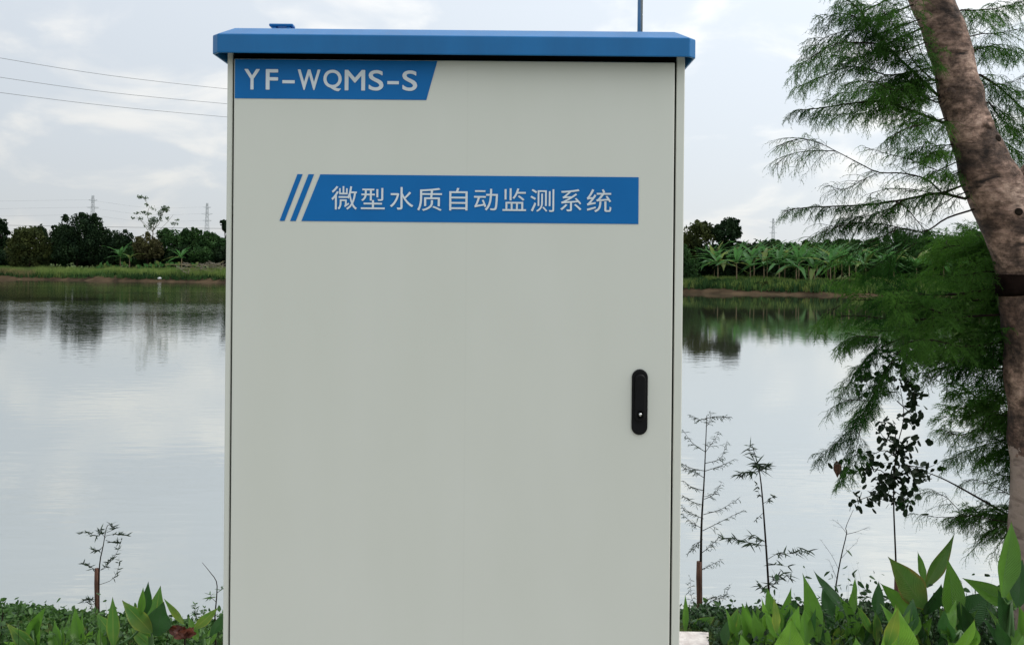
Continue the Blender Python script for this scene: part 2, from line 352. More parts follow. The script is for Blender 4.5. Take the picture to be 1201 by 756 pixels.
class MB:
    """collects shapes for one mesh; origin is subtracted on build"""
    def __init__(s, origin=(0, 0, 0)):
        s.v = []; s.f = []; s.uv = []; s.o = Vector(origin); s.has_uv = False

    def add(s, vs, fs):
        k = len(s.v); s.v += [Vector(v) - s.o for v in vs]; s.f += [[i + k for i in f] for f in fs]

    def box(s, a, b):
        x0, y0, z0 = a; x1, y1, z1 = b
        s.add([(x0, y0, z0), (x1, y0, z0), (x1, y1, z0), (x0, y1, z0), (x0, y0, z1), (x1, y0, z1), (x1, y1, z1), (x0, y1, z1)],
              [(0, 3, 2, 1), (4, 5, 6, 7), (0, 1, 5, 4), (1, 2, 6, 5), (2, 3, 7, 6), (3, 0, 4, 7)])

    def tube(s, pts, rad, seg=6, wob=0, cap=True):
        pts = [Vector(p) for p in pts]; n = len(pts)
        if isinstance(rad, (int, float)): rad = [rad] * n
        t = (pts[1] - pts[0]).normalized()
        ref = Vector((0, 0, 1)) if abs(t.z) < .9 else Vector((0, 1, 0))
        u = t.cross(ref).normalized(); vs = []
        for i in range(n):
            t2 = (pts[min(i + 1, n - 1)] - pts[max(i - 1, 0)]).normalized()
            u = (u - t2 * u.dot(t2)).normalized(); v = t2.cross(u)
            for k in range(seg):
                a = 2 * math.pi * k / seg
                d = u * math.cos(a) + v * math.sin(a)
                r = rad[i]
                if wob:
                    q = pts[i] + d * r
                    r *= 1 + wob * mnoise.noise(q * 7) + wob * .5 * mnoise.noise(q * 22)
                vs.append(pts[i] + d * r)
        fs = [(i * seg + k, i * seg + (k + 1) % seg, (i + 1) * seg + (k + 1) % seg, (i + 1) * seg + k) for i in range(n - 1) for k in range(seg)]
        if cap: fs += [tuple(range(seg))[::-1], tuple((n - 1) * seg + k for k in range(seg))]
        s.add(vs, fs)

    def build(s, name, m, parent=None, smooth=False, **tags):
        me = bpy.data.meshes.new(name); me.from_pydata([tuple(v) for v in s.v], [], s.f); me.update()
        o = link(name, me, m, parent, smooth, **tags)
        if parent is None: o.location = s.o
        return o


def smooth_path(pts, n):
    """Catmull-Rom through points, n samples"""
    pts = [Vector(p) for p in pts]
    if len(pts) == 2: return [pts[0].lerp(pts[1], i / (n - 1)) for i in range(n)]
    q = [pts[0] * 2 - pts[1]] + pts + [pts[-1] * 2 - pts[-2]]; out_ = []
    for i in range(n):
        t = i / (n - 1) * (len(pts) - 1); k = min(int(t), len(pts) - 2); t -= k
        a, b, c, d = q[k:k + 4]
        out_.append(.5 * ((2 * b) + (c - a) * t + (2 * a - 5 * b + 4 * c - d) * t * t + (3 * b - a - 3 * c + d) * t ** 3))
    return out_


class Soup:
    """thousands of loose triangles, one or two materials"""
    def __init__(s): s.t = []; s.m = []

    def add(s, tri, mi=0):
        tri = np.asarray(tri, float).reshape(-1, 3, 3)
        s.t.append(tri); s.m.append(np.full(len(tri), mi, np.int32))

    def count(s): return sum(len(x) for x in s.t)

    def build(s, name, mats, parent=None, origin=(0, 0, 0), **tags):
        T = np.concatenate(s.t); mi = np.concatenate(s.m)
        v = (T.reshape(-1, 3) - np.array(origin)).astype(np.float32); n = len(T)
        me = bpy.data.meshes.new(name)
        me.vertices.add(n * 3); me.vertices.foreach_set('co', v.ravel())
        me.loops.add(n * 3); me.loops.foreach_set('vertex_index', np.arange(n * 3, dtype=np.int32))
        me.polygons.add(n); me.polygons.foreach_set('loop_start', np.arange(0, n * 3, 3, dtype=np.int32))
        me.polygons.foreach_set('loop_total', np.full(n, 3, np.int32))
        for k in (mats if isinstance(mats, (list, tuple)) else [mats]): me.materials.append(k)
        me.polygons.foreach_set('material_index', mi)
        me.update(calc_edges=True); me.validate()
        return link(name, me, None, parent, False, **tags)


def unit(a): return a / (np.linalg.norm(a, axis=-1, keepdims=True) + 1e-9)


def rand_dirs(n): return unit(rng.normal(size=(n, 3)))


def leaf_cards(c, size, up=.35, aspect=.55, jitter=.35, fine=False):
    """folded little leaves at points c: four triangles each"""
    n = len(c); d = unit(rng.normal(size=(n, 3)) + np.array([0, 0, -.2])); nrm = unit(rng.normal(size=(n, 3)) + np.array([0, 0, up * 3]))
    s_ = unit(np.cross(d, nrm)); nn = np.cross(s_, d)
    L_ = size * (1 + jitter * rng.uniform(-1, 1, (n, 1))); W = L_ * aspect
    tip = c + d * L_ * .5; bs = c - d * L_ * .5
    l1 = c + s_ * W * .5 + nn * W * .15; r1 = c - s_ * W * .5 + nn * W * .15
    if not fine: return np.stack([np.stack([bs, l1, tip], 1), np.stack([bs, tip, r1], 1)], 1).reshape(-1, 3, 3)
    a1, a2 = [c - d * L_ * .2 + k * s_ * W * .5 + nn * W * .15 for k in (1, -1)]
    b1, b2 = [c + d * L_ * .2 + k * s_ * W * .38 + nn * W * .1 for k in (1, -1)]
    return np.stack([np.stack(q, 1) for q in ([bs, a1, c], [a1, b1, c], [b1, tip, c], [bs, c, a2], [a2, c, b2], [b2, c, tip])], 1).reshape(-1, 3, 3)


# ------------------------------------------------------------------ ground, water
WATER = -1.2


def yshore(x):
    return float(np.interp(x, [-400, -70, -36.5, 17, 28, 60, 400], [150, 121, 112, 88, 83.5, 82, 70]))


def ground_z(x, y):
    n1 = mnoise.noise(Vector((x * .9, y * .9, 3))) * .04
    if y < 30:
        edge = 3.6 + .25 * mnoise.noise(Vector((x * .5, 0, 0)))
        z = 0 if y < edge else -(y - edge) * .47
        z = max(z, -3.0)
        if -1.1 < x < .95 and 1.2 < y < 3.7: n1 = -.03
        return z + n1 * (1 if y > 1 else .5)
    d = y - yshore(x) - 1.3 * mnoise.noise(Vector((x * .12, 0, 5))) - .5 * mnoise.noise(Vector((x * .6, 0, 9)))
    big = .18 * mnoise.noise(Vector((x * .25, y * .25, 1)))
    prof = np.interp(d, [-12, -1, 0, .8, 2.2, 9, 20, 60, 3000], [-3, -1.5, -1.22, -.95, -.5, -.12, .15, .3, .5])
    return float(prof) + (big + .12 * mnoise.noise(Vector((x * 1.3, y * 1.3, 1)))) * (1 if d > 0 else .2)


def axis(parts):
    o_ = []
    for a, b, n in parts: o_ += list(np.linspace(a, b, n, endpoint=False))
    return o_ + [parts[-1][1]]


def build_ground():
    xs = axis([(-2500, -400, 6), (-400, -110, 10), (-110, -10, 160), (-10, -4, 16), (-4, 4, 54), (4, 10, 16), (10, 70, 120), (70, 400, 14), (400, 2500, 6)])
    ys = axis([(-60, -8, 5), (-8, 1, 10), (1, 8, 56), (8, 30, 6), (30, 78, 6), (78, 145, 150), (145, 300, 16), (300, 4000, 10)])
    v = [(x, y, ground_z(x, y)) for y in ys for x in xs]
    nx = len(xs)
    f = [(j * nx + i, j * nx + i + 1, (j + 1) * nx + i + 1, (j + 1) * nx + i) for j in range(len(ys) - 1) for i in range(nx - 1)]
    me = bpy.data.meshes.new('ground'); me.from_pydata(v, [], f)
    m, n, l, b = node_mat('bank_soil_and_turf')
    t = n.new('ShaderNodeTexCoord'); sp = n.new('ShaderNodeSeparateXYZ'); l(t.outputs['Object'], sp.inputs[0])
    z = n.new('ShaderNodeTexNoise'); l(t.outputs['Object'], z.inputs['Vector']); z.inputs['Scale'].default_value = .6; z.inputs['Detail'].default_value = 8
    a = n.new('ShaderNodeMath'); a.operation = 'MULTIPLY_ADD'; l(z.outputs[0], a.inputs[0]); a.inputs[1].default_value = .5; l(sp.outputs[2], a.inputs[2])
    r = n.new('ShaderNodeMapRange'); l(a.outputs[0], r.inputs[0]); r.inputs[1].default_value = -.45; r.inputs[2].default_value = -.2
    mud = n.new('ShaderNodeValToRGB'); l(z.outputs[0], mud.inputs[0]); mud.color_ramp.elements[0].position = .35; mud.color_ramp.elements[1].position = .65
    mud.color_ramp.elements[0].color = (.024, .017, .010, 1); mud.color_ramp.elements[1].color = (.085, .058, .034, 1)
    gr = n.new('ShaderNodeValToRGB'); l(z.outputs[0], gr.inputs[0]); gr.color_ramp.elements[0].position = .35; gr.color_ramp.elements[1].position = .65
    gr.color_ramp.elements[0].color = (.03, .05, .015, 1); gr.color_ramp.elements[1].color = (.08, .11, .03, 1)
    mx = n.new('ShaderNodeMix'); mx.data_type = 'RGBA'; l(r.outputs[0], mx.inputs[0]); l(mud.outputs[0], mx.inputs[6]); l(gr.outputs[0], mx.inputs[7])
    l(mx.outputs[2], b.inputs['Base Color']); b.inputs['Roughness'].default_value = .95; b.inputs['Specular IOR Level'].default_value = .08
    z2 = n.new('ShaderNodeTexNoise'); l(t.outputs['Object'], z2.inputs['Vector']); z2.inputs['Scale'].default_value = 9; z2.inputs['Detail'].default_value = 6
    bp = n.new('ShaderNodeBump'); bp.inputs['Strength'].default_value = .8; bp.inputs['Distance'].default_value = .05; l(z2.outputs[0], bp.inputs['Height']); l(bp.outputs[0], b.inputs['Normal'])
    link('ground', me, m, None, True, kind='structure')
    mw = MB(); mw.add([(-2400, 3.5, WATER), (2400, 3.5, WATER), (2400, 260, WATER), (-2400, 260, WATER)], [(0, 1, 2, 3)])
    mw.build('water', M['water'], kind='structure')


build_ground()

# ------------------------------------------------------------------ monitoring cabinet
YC = 1.94                                     # door face
XL, XR = P(265, 100, YC).x, P(804.5, 100, YC).x
XL = (XL + P(261, 700, YC).x) / 2; XR = (XR + P(797.5, 700, YC).x) / 2
ZT = P(533, 71, YC).z                         # door top
XC = (XL + XR) / 2
CD = .62
cab = thing('monitoring_cabinet', 'tall pale grey outdoor metal cabinet with blue lid and blue printed banners', 'cabinet', (XC, YC + CD / 2, 0))


def cb(): return MB((XC, YC + CD / 2, 0))


def finish(o, w_=.002, seg=2):
    md = o.modifiers.new('bevel', 'BEVEL'); md.width = w_; md.segments = seg; md.limit_method = 'ANGLE'
    return o


def lx(px, py=400): return P(px, py, YC).x


roll = math.tan(ROLL)
DXL = (lx(274.5, 120) + lx(269.5, 700)) / 2; DXR = (lx(792, 100) + lx(785, 700)) / 2
GAP = .0052
DB = .06                                      # door bottom
b = cb()                                      # carcass: sides, back, base frame (hollow front covered by door)
b.box((XL, YC + .006, .0), (DXL - GAP, YC + CD, ZT + .02)); finish(b.build('side_panel', M['door'], cab))
b = cb(); b.box((DXR + GAP, YC + .006, .0), (XR, YC + CD, ZT + .02)); finish(b.build('side_panel', M['door'], cab))
b = cb(); b.box((DXL - .004, YC + CD - .02, .0), (DXR + .004, YC + CD - .001, ZT + .02)); b.build('back_panel', M['door'], cab)
b = cb(); b.box((DXL - .004, YC + .008, 0), (DXR + .004, YC + .1, DB - .004)); finish(b.build('plinth', M['door'], cab))
b = cb(); b.box((DXL - GAP + .0005, YC + .0118, DB - .003), (DXR + GAP - .0005, YC + .02, ZT + .019)); b.build('door_gasket', M['gasket'], cab)
b = cb(); b.box((DXL, YC, DB), (DXR, YC + .0115, ZT))
door = finish(b.build('door', M['door'], cab), .0022, 3)
# lid: folded tray with sloped margin
OV = .045
y0, y1 = YC - OV, YC + CD + .04
x0, x1 = P(249.3, 60, y0 + .016).x, P(815.8, 60, y0 + .016).x
zb = (P(255, 62, y0).z + P(805, 66.5, y0).z) / 2; zf = (P(258, 38.7, y0).z + P(800, 45.5, y0).z) / 2
c = .016
ins, rise = .034, .0215


def ring(x0, x1, y0, y1, c, z): return [(x0 + c, y0, z), (x1 - c, y0, z), (x1, y0 + c, z), (x1, y1 - c, z), (x1 - c, y1, z), (x0 + c, y1, z), (x0, y1 - c, z), (x0, y0 + c, z)]


b = cb(); th = .004
rs = [ring(x0 + th, x1 - th, y0 + th, y1 - th, c, zf - .002), ring(x0 + th, x1 - th, y0 + th, y1 - th, c, zb), ring(x0, x1, y0, y1, c, zb), ring(x0, x1, y0, y1, c, zf),
      ring(x0 + ins, x1 - ins, y0 + ins, y1 - ins, c * .6, zf + rise)]
vs = [p for r_ in rs for p in r_]
fs = [(i * 8 + k, i * 8 + (k + 1) % 8, (i + 1) * 8 + (k + 1) % 8, (i + 1) * 8 + k) for i in range(4) for k in range(8)] + [tuple(32 + k for k in range(8)), tuple(range(8))[::-1]]
b.add(vs, fs)
lid = b.build('lid', M['blue_lid'], cab)
bm = bmesh.new(); bm.from_mesh(lid.data); bmesh.ops.recalc_face_normals(bm, faces=bm.faces[:]); bm.to_mesh(lid.data); bm.free()
finish(lid, .0025, 2)
b = cb(); b.box((XL + .004, YC + .012, ZT + .02), (XR - .004, YC + CD - .01, zf - .003)); b.build('lid_recess_dark', M['gasket'], cab)  # black filler: shade of the recess under the lid put into colour
# lifting lug on the roof
b = cb(); zt = zf + rise
q0, q1 = P(317, 31, YC + .09), P(345, 31, YC + .09)
ztop = P(331, 29.3, YC + .09).z
b.box((q0.x, YC + .078, ztop - .006), (q1.x, YC + .102, ztop))
b.box((q0.x + .006, YC + .08, zt - .001), (q0.x + .016, YC + .10, ztop - .006)); b.box((q1.x - .016, YC + .08, zt - .001), (q1.x - .006, YC + .10, ztop - .006))
finish(b.build('lifting_lug', M['blue_lid'], cab), .002)
# antenna rod
b = cb(); a0 = P(750.5, 40, YC + .3)
b.tube([(a0.x, YC + .3, zt), (a0.x + .001, YC + .3, 2.9)], [.0068, .0062], 12); ant = b.build('antenna_rod', M['steel'], cab, True)
b = cb(); b.tube([(a0.x, YC + .3, zt), (a0.x, YC + .3, zt + .012)], [.016, .013], 16); b.build('antenna_base', M['black_plastic'], ant.parent)


def decal(name, pts, m, y, parent, t=.0008):
    """thin printed film on the door, slight thickness"""
    b = cb(); n = len(pts)
    v = [(x, y, z) for x, z in pts] + [(x, y + t, z) for x, z in pts]
    b.add(v, [tuple(range(n))[::-1], tuple(range(n, 2 * n))] + [(i, (i + 1) % n, n + (i + 1) % n, n + i) for i in range(n)])
    me = b.build(name, m, parent)
    bm = bmesh.new(); bm.from_mesh(me.data); bmesh.ops.recalc_face_normals(bm, faces=bm.faces[:]); bm.to_mesh(me.data); bm.free()
    return me


def F2(px, py):
    """door-plane x,z with the camera roll taken out"""
    p = P(px, py, YC); return (p.x, p.z)


def text(name, body, m, x0, x1, z0, z1, y, parent, bold=0):
    cu = bpy.data.curves.new(name, 'FONT'); cu.body = body; cu.size = 1; 
    cu.resolution_u = 6
    o = bpy.data.objects.new(name, cu); COL.objects.link(o)
    bpy.context.view_layer.update()
    me = bpy.data.meshes.new_from_object(o.evaluated_get(bpy.context.evaluated_depsgraph_get()))
    bpy.data.objects.remove(o); bpy.data.curves.remove(cu)
    n = len(me.vertices); co = np.empty(n * 3, np.float32); me.vertices.foreach_get('co', co); co = co.reshape(-1, 3)
    mn, mx_ = co.min(0), co.max(0)
    u = (co[:, 0] - mn[0]) / (mx_[0] - mn[0]); v = (co[:, 1] - mn[1]) / (mx_[1] - mn[1])
    xyz = np.stack([x0 + u * (x1 - x0) - XC, np.full(n, y - (YC + CD / 2)), z0 + v * (z1 - z0)], 1).astype(np.float32)
    me.vertices.foreach_set('co', xyz.ravel()); me.update()
    fs = [list(p.vertices) for p in me.polygons]; bpy.data.meshes.remove(me)
    V, Fc = [], []
    for i, (a, c) in enumerate(((0, 0), (1, 0), (-1, 0), (0, 1), (0, -1), (.7, .7), (-.7, -.7), (.7, -.7), (-.7, .7)) if bold else ((0, 0),)):
        sx = 1 - 2 * bold / (x1 - x0) * 0; k = len(V)
        cxm = (x0 + x1) / 2 - XC; czm = (z0 + z1) / 2
        for p in xyz:
            V.append((cxm + (p[0] - cxm) * (1 - 2 * bold / (x1 - x0)) + a * bold, p[1] - i * .00006, czm + (p[2] - czm) * (1 - 2 * bold / (z1 - z0)) + c * bold))
        Fc += [[q + k for q in f] for f in fs]
    me = bpy.data.meshes.new(name); me.from_pydata(V, [], Fc); me.update()
    return link(name, me, m, parent)


# upper left name plate
zt1 = ZT - .0015; zb1 = (F2(276, 116)[1] + F2(500, 117)[1]) / 2
pl = decal('name_banner', [(DXL + .002, zt1 - .0005), (F2(513, 72)[0], zt1 - .0005), (F2(500, 117)[0], zb1), (DXL + .002, zb1)], M['blue_print'], YC - .0012, cab)
za, zc_ = F2(390, 106.3)[1], F2(390, 82.2)[1]
chars = [('Y', 287, 305), ('F', 312, 326.5), ('-', 331.5, 346), ('W', 349.5, 376), ('Q', 379.5, 401), ('M', 404.5, 428.5), ('S', 432.5, 450), ('-', 454.5, 468), ('S', 472, 489.5)]
for ch, a_, b_ in chars:
    if ch == '-': text('letter', '-', M['white_print'], F2(a_, 94)[0], F2(b_, 94)[0], F2(390, 98.6)[1], F2(390, 94.9)[1], YC - .0022, pl, 0)
    else:
        lo = za - (.0022 if ch == 'Q' else 0)
        text('letter', ch, M['white_print'], F2(a_, 94)[0], F2(b_, 94)[0], lo, zc_, YC - .0022, pl, .0009)
# long banner with two slanting stripes
yt = (F2(376, 204.5)[1] + F2(749, 208)[1]) / 2; yb = (F2(354, 259)[1] + F2(748, 263)[1]) / 2
X = lambda px: F2(px, 232)[0]
bn = decal('title_banner', [(F2(375.8, 205)[0], yt), (F2(749, 208)[0], yt), (F2(748.6, 263)[0], yb), (F2(353.6, 259)[0], yb)], M['blue_print'], YC - .0012, cab)
for ta, tb, ba, bb in ((349, 355, 328, 333.8), (362, 368.4, 340.4, 347)):
    decal('stripe', [(F2(ta, 204)[0], yt), (F2(tb, 204)[0], yt), (F2(bb, 258)[0], yb), (F2(ba, 258)[0], yb)], M['blue_print'], YC - .0012, cab)
hz_ = [('微', 389, 419, 218.5, 246), ('型', 423.5, 451.5, 220.5, 245.5), ('水', 457.5, 485, 219.5, 246), ('质', 489.5, 518.5, 220.5, 247.5), ('自', 527, 548.5, 220.5, 247),
       ('动', 556, 584, 221.5, 247), ('监', 589.5, 617, 221, 247.5), ('测', 622, 650, 222, 248.5), ('系', 657, 682, 222, 248), ('统', 688, 717, 222, 249)]
mid = (yt + yb) / 2
for i, (ch, a_, b_, t_, bo) in enumerate(hz_):
    zc1 = F2((a_ + b_) / 2, t_)[1]; zc2 = F2((a_ + b_) / 2, bo)[1]
    tilt = 0
    text('letter', ch, M['white_print'], X(a_), X(b_), zc2, zc1, YC - .0022, bn, .00012)


# handle
def stadium(b, cx, cz, w_, h_, y0, y1, n=12):
    pts = []
    for k in range(n + 1): a = math.pi * k / n; pts.append((cx + w_ / 2 * math.cos(a), cz + h_ / 2 - w_ / 2 + w_ / 2 * math.sin(a)))
    for k in range(n + 1): a = math.pi + math.pi * k / n; pts.append((cx + w_ / 2 * math.cos(a), cz - h_ / 2 + w_ / 2 + w_ / 2 * math.sin(a)))
    m_ = len(pts); v = [(x, y0, z) for x, z in pts] + [(x, y1, z) for x, z in pts]
    b.add(v, [tuple(range(m_)), tuple(range(2 * m_ - 1, m_ - 1, -1))] + [(i, m_ + i, m_ + (i + 1) % m_, (i + 1) % m_) for i in range(m_)])


hx, hzz = F2(750, 471)[0], F2(750, 471)[1]
hw, hh = 18.8 * YC / F, 77 * YC / F
b = cb(); stadium(b, hx, hzz, hw, hh, YC - .006, YC + .001); hd = finish(b.build('swing_handle', M['black_plastic'], cab), .003, 3)
b = cb(); stadium(b, hx, hzz + .010, hw * .66, hh * .72, YC - .013, YC - .005); finish(b.build('lever', M['black_plastic'], hd), .003, 3)
b = cb(); stadium(b, hx, hzz - .036 + .010, hw * .34, .018, YC - .0145, YC - .0128); b.build('lock_cover', M['gasket'], hd)
lz = F2(750, 484.5)[1]
b = cb(); b.tube([(hx, YC - .0165, lz), (hx, YC - .0120, lz)], .0033, 16); b.build('lock_cylinder', M['chrome'], hd, True)

# ------------------------------------------------------------------ concrete slab
b = MB((0, 2.6, 0)); b.box((-1.0, 1.72, -.12), (.785, 3.53, -.002))
slab = b.build('concrete_slab', M['concrete'], label='pale concrete slab under the grey cabinet', category='slab')
sb = bmesh.new(); sb.from_mesh(slab.data); bmesh.ops.subdivide_edges(sb, edges=sb.edges[:], cuts=14, use_grid_fill=True)
for v in sb.verts:
    q = v.co * 9
    edge = (abs(v.co.x - .785) < .01) or (abs(v.co.y - .93) < .01)
    k = .03 if edge else .002
    v.co += Vector((mnoise.noise(q) * k - (.006 if edge else 0), mnoise.noise(q + Vector((5, 5, 5))) * k, 0))
    if v.co.z > -.02: v.co.z += -abs(mnoise.noise(q * 2)) * (.012 if edge else .0015)
sb.to_mesh(slab.data); sb.free()
cab.location.z = 0
b = MB(); xs_ = [-6 + i * .5 for i in range(25)]; ys2 = [-5 + i * .5 for i in range(14)] + [1.70]
b.add([(x, y, .004 + .002 * mnoise.noise(Vector((x * 2, y * 2, 0)))) for y in ys2 for x in xs_], [(j * 25 + i, j * 25 + i + 1, (j + 1) * 25 + i + 1, (j + 1) * 25 + i) for j in range(14) for i in range(24)])
b.build('path', mat('bounce_concrete_path', (.22, .21, .19), .9, scale=4, col2=(.32, .30, .27), bump=.4), kind='structure')  # unseen concrete added to bounce light onto the lower door


# ------------------------------------------------------------------ broad leaves (canna, banana)
def broad_leaf(origin, base, tip, width, face, bend=0., fold=.25, n=12, wave=.0, peak=.36, curl=0., twist=0.):
    """ribbed pointed blade from base to tip; face = side the blade shows"""
    base, tip = Vector(base), Vector(tip); ax = tip - base; Ln = ax.length; T0 = ax.normalized()
    face = Vector(face); face = (face - T0 * face.dot(T0)).normalized()
    vs, uv, fs = [], [], []
    cr = [-1, -.55, 0, .55, 1]
    pk = peak / (1 - peak)
    for i in range(n + 1):
        t = i / n
        c = base + ax * t + face * (bend * Ln * math.sin(math.pi * t * .5) ** 2 - bend * Ln * t) + face * (curl * Ln * t * t)
        prof = ((t / peak) ** .7 * (1.6 - .6 * t / peak) * (.75 + .25 * t / peak) if t < peak else ((1 - t) / (1 - peak)) ** 1.0 * (1 + .30 * math.sin(math.pi * (t - peak) / (1 - peak)))) if 0 < t < 1 else 0
        if t >= 1: prof = 0
        if t < .1: prof = max(prof, .16)
        hw_ = width * .5 * prof
        fc_ = Matrix.Rotation(twist * t, 3, T0) @ face; side = T0.cross(fc_)
        for u_ in cr:
            wv = wave * width * math.sin(t * 17 + u_ * 2) * abs(u_)
            vs.append(c + side * hw_ * u_ + fc_ * (fold * hw_ * abs(u_) + wv) - Vector(origin)); uv.append((.5 + u_ * .5, t))
    m = len(cr)
    for i in range(n):
        for k in range(m - 1): fs.append((i * m + k, i * m + k + 1, (i + 1) * m + k + 1, (i + 1) * m + k))
    me = bpy.data.meshes.new('leaf'); me.from_pydata([tuple(v) for v in vs], [], fs)
    ul = me.uv_layers.new(name='uv')
    for lp in me.loops: ul.data[lp.index].uv = uv[lp.vertex_index]
    me.polygons.foreach_set('use_smooth', [True] * len(me.polygons)); me.update()
    return me


FACE = Vector((0, -1, .25))


def canna(label, px, Y, leaves, group='broad-leaved canna plants by the pond edge', stem_top=None):
    leaves = list(leaves)
    for q_ in range(6 if px > 840 else 1):
        a_ = random.uniform(-1, 1); x_ = px + random.uniform(-22, 22); y_ = random.uniform(730, 752)
        leaves.append((x_, y_ + 12, x_ + 30 * a_, y_ - random.uniform(16, 36), random.uniform(11, 20), random.choice(['canna_green', 'canna_dark', 'canna_green', 'canna_yellow']), random.uniform(-.6, .6), random.uniform(.2, .5), random.uniform(.0, .35)))
    """leaves: (base px,py, tip px,py, width px, material, yaw, fold)"""
    g = Vector((P(px, 756, Y).x, Y, 0)); g.z = ground_z(g.x, Y) - .01
    t = thing('canna_plant', label, 'canna', g, group)
    bx = sum(l_[0] for l_ in leaves) / len(leaves); by = min(min(l_[1] for l_ in leaves), 735)
    top = P(bx, by + 4, Y)
    b = MB(g); pts = smooth_path([g, g.lerp(top, .5) + Vector((.006, .004, 0)), top], 6)
    b.tube(pts, [.013, .012, .011, .010, .008, .005], 7); b.build('stem', M['canna_stem'], t, True)
    for k, lf in enumerate(leaves):
        (bx_, by_, tx, ty, wpx, mk, yaw, fold) = lf[:8]
        bend = lf[8] if len(lf) > 8 else .12
        wv_ = random.uniform(.0, .045)
        yb_ = Y + .02 * ((k * 37) % 5 - 2); yt_ = yb_ + .05 * math.sin(yaw * 2.1 + k)
        face = Matrix.Rotation(yaw, 3, 'Z') @ FACE
        A, B = P(bx_, by_, yb_), P(tx, ty, yt_)
        me = broad_leaf(g, A, B, .86 * wpx * Y / F / max(.5, math.cos(yaw)), face, bend, fold, wave=wv_, twist=random.uniform(-.6, .6), n=16)
        link('leaf', me, M[mk], t)
        # leaf sheath joins the stem
        if A.z - top.z > .03 or abs(A.x - top.x) > .02:
            b = MB(g); mid_ = (A + top) / 2 + Vector((0, 0, -.015)); b.tube(smooth_path([Vector((top.x, Y, top.z)), mid_, A], 5), [.004, .004, .0035, .003, .002], 5); b.build('leaf_stalk', M['canna_stem'], t, True)
    return t


G, BR, DK, YL, RU = 'canna_green', 'canna_bright', 'canna_dark', 'canna_yellow', 'canna_rust'
canna('small canna with one upright leaf behind the concrete slab, right of the cabinet', 807, 3.62,
      [(804, 742, 803.5, 696, 9, G, .3, .3), (810, 741, 839, 722, 17, YL, -.4, .5, .5), (806, 746, 826, 735, 10, DK, .3, .3)])
canna('dark narrow-leaved canna just right of the concrete slab', 868, 3.15,
      [(866, 760, 850, 711, 12, G, .4, .3), (872, 764, 866, 716, 27, G, -.2, .2), (878, 745, 875, 704, 11, DK, .5, .3), (862, 765, 852, 735, 16, YL, .2, .4), (884, 762, 890, 730, 16, DK, -.3, .3)])
canna('canna with tall crossing leaves in front of the thin leafy sapling', 910, 3.0,
      [(906, 770, 893, 700, 18, BR, .3, .25), (915, 745, 899, 687, 22, G, -.3, .25), (909, 765, 928, 688, 21, G, .2, .2), (921, 735, 934, 700, 16, DK, .6, .2)])
canna('canna with the tallest dark pointed leaf, midway between both saplings and the bare twig', 955, 2.85,
      [(960, 752, 941, 671, 31, G, .15, .18), (948, 775, 967, 727, 28, G, -.2, .2), (936, 760, 946, 720, 14, DK, .5, .2)])
canna('bright fresh canna low in the foreground below the saplings', 925, 2.45,
      [(922, 795, 928, 724, 50, BR, .1, .18), (952, 800, 938, 739, 40, BR, -.3, .2), (880, 790, 868, 742, 26, G, .3, .2)])
canna('canna with a long thin dark leaf leaning left beneath the bare twig', 992, 3.1,
      [(992, 722, 954, 668, 11, DK, .9, .35, -.15), (997, 728, 1003, 672, 17, G, .35, .2), (976, 728, 964, 687, 20, DK, .3, .15), (1006, 735, 1010.5, 709, 12, G, -.3, .3), (985, 736, 980, 706, 22, G, .5, .2)])
canna('canna with a drooping pale-edged leaf left of the broadleaf sapling stem', 1022, 2.9,
      [(1028, 722, 1030.5, 681, 17, DK, .3, .2), (1070, 722, 1032, 683, 21, G, -.3, .3, -.2), (968, 772, 1024, 728, 26, YL, -.2, .5, .4), (1015, 755, 1036, 712, 18, DK, .3, .2), (1001, 752, 1014, 722, 15, G, .6, .3)])
canna('bright pointed canna leaf pair rising from the bottom edge below the rusty leaf', 1053, 2.35,
      [(1058, 815, 1050.5, 708, 60, BR, .12, .15), (1010, 805, 1003, 745, 36, G, -.3, .2)])
canna('canna with a broad rusty-margined leaf and an olive leaf pointing up right', 1083, 2.95,
      [(1086, 713, 1041, 652, 40, RU, -.1, .2, .1), (1084, 684, 1076, 646, 12, G, .4, .3), (1086, 688, 1120, 624, 27, RU, .25, .22, .1), (1087, 720, 1104, 684, 36, DK, .5, .2), (1070, 738, 1090, 704, 18, G, .3, .3), (1079, 762, 1068, 715, 22, DK, -.4, .2)])
canna('dark broad canna between the rusty-leaved plant and the tall one by the trunk', 1120, 2.8,
      [(1121, 732, 1111, 654, 38, G, .25, .15), (1114, 734, 1168, 692, 40, DK, -.25, .2, .2), (1122, 745, 1140, 715, 22, DK, .4, .2)])
canna('tall canna with an upright glowing green leaf against the white-painted trunk', 1190, 2.6,
      [(1176, 700, 1186, 610, 34, G, .45, .35), (1184, 703, 1186, 628, 32, BR, -.05, .18), (1192, 712, 1128, 677, 26, G, -.2, .45, .25), (1194, 712, 1199, 655, 22, DK, -.5, .2), (1182, 742, 1170, 690, 26, DK, .5, .2)])
canna('bright canna leaf cut by the bottom edge near the right corner', 1125, 2.3,
      [(1118, 800, 1143, 725, 36, BR, -.2, .35), (1186, 800, 1200, 742, 26, G, .3, .2)])
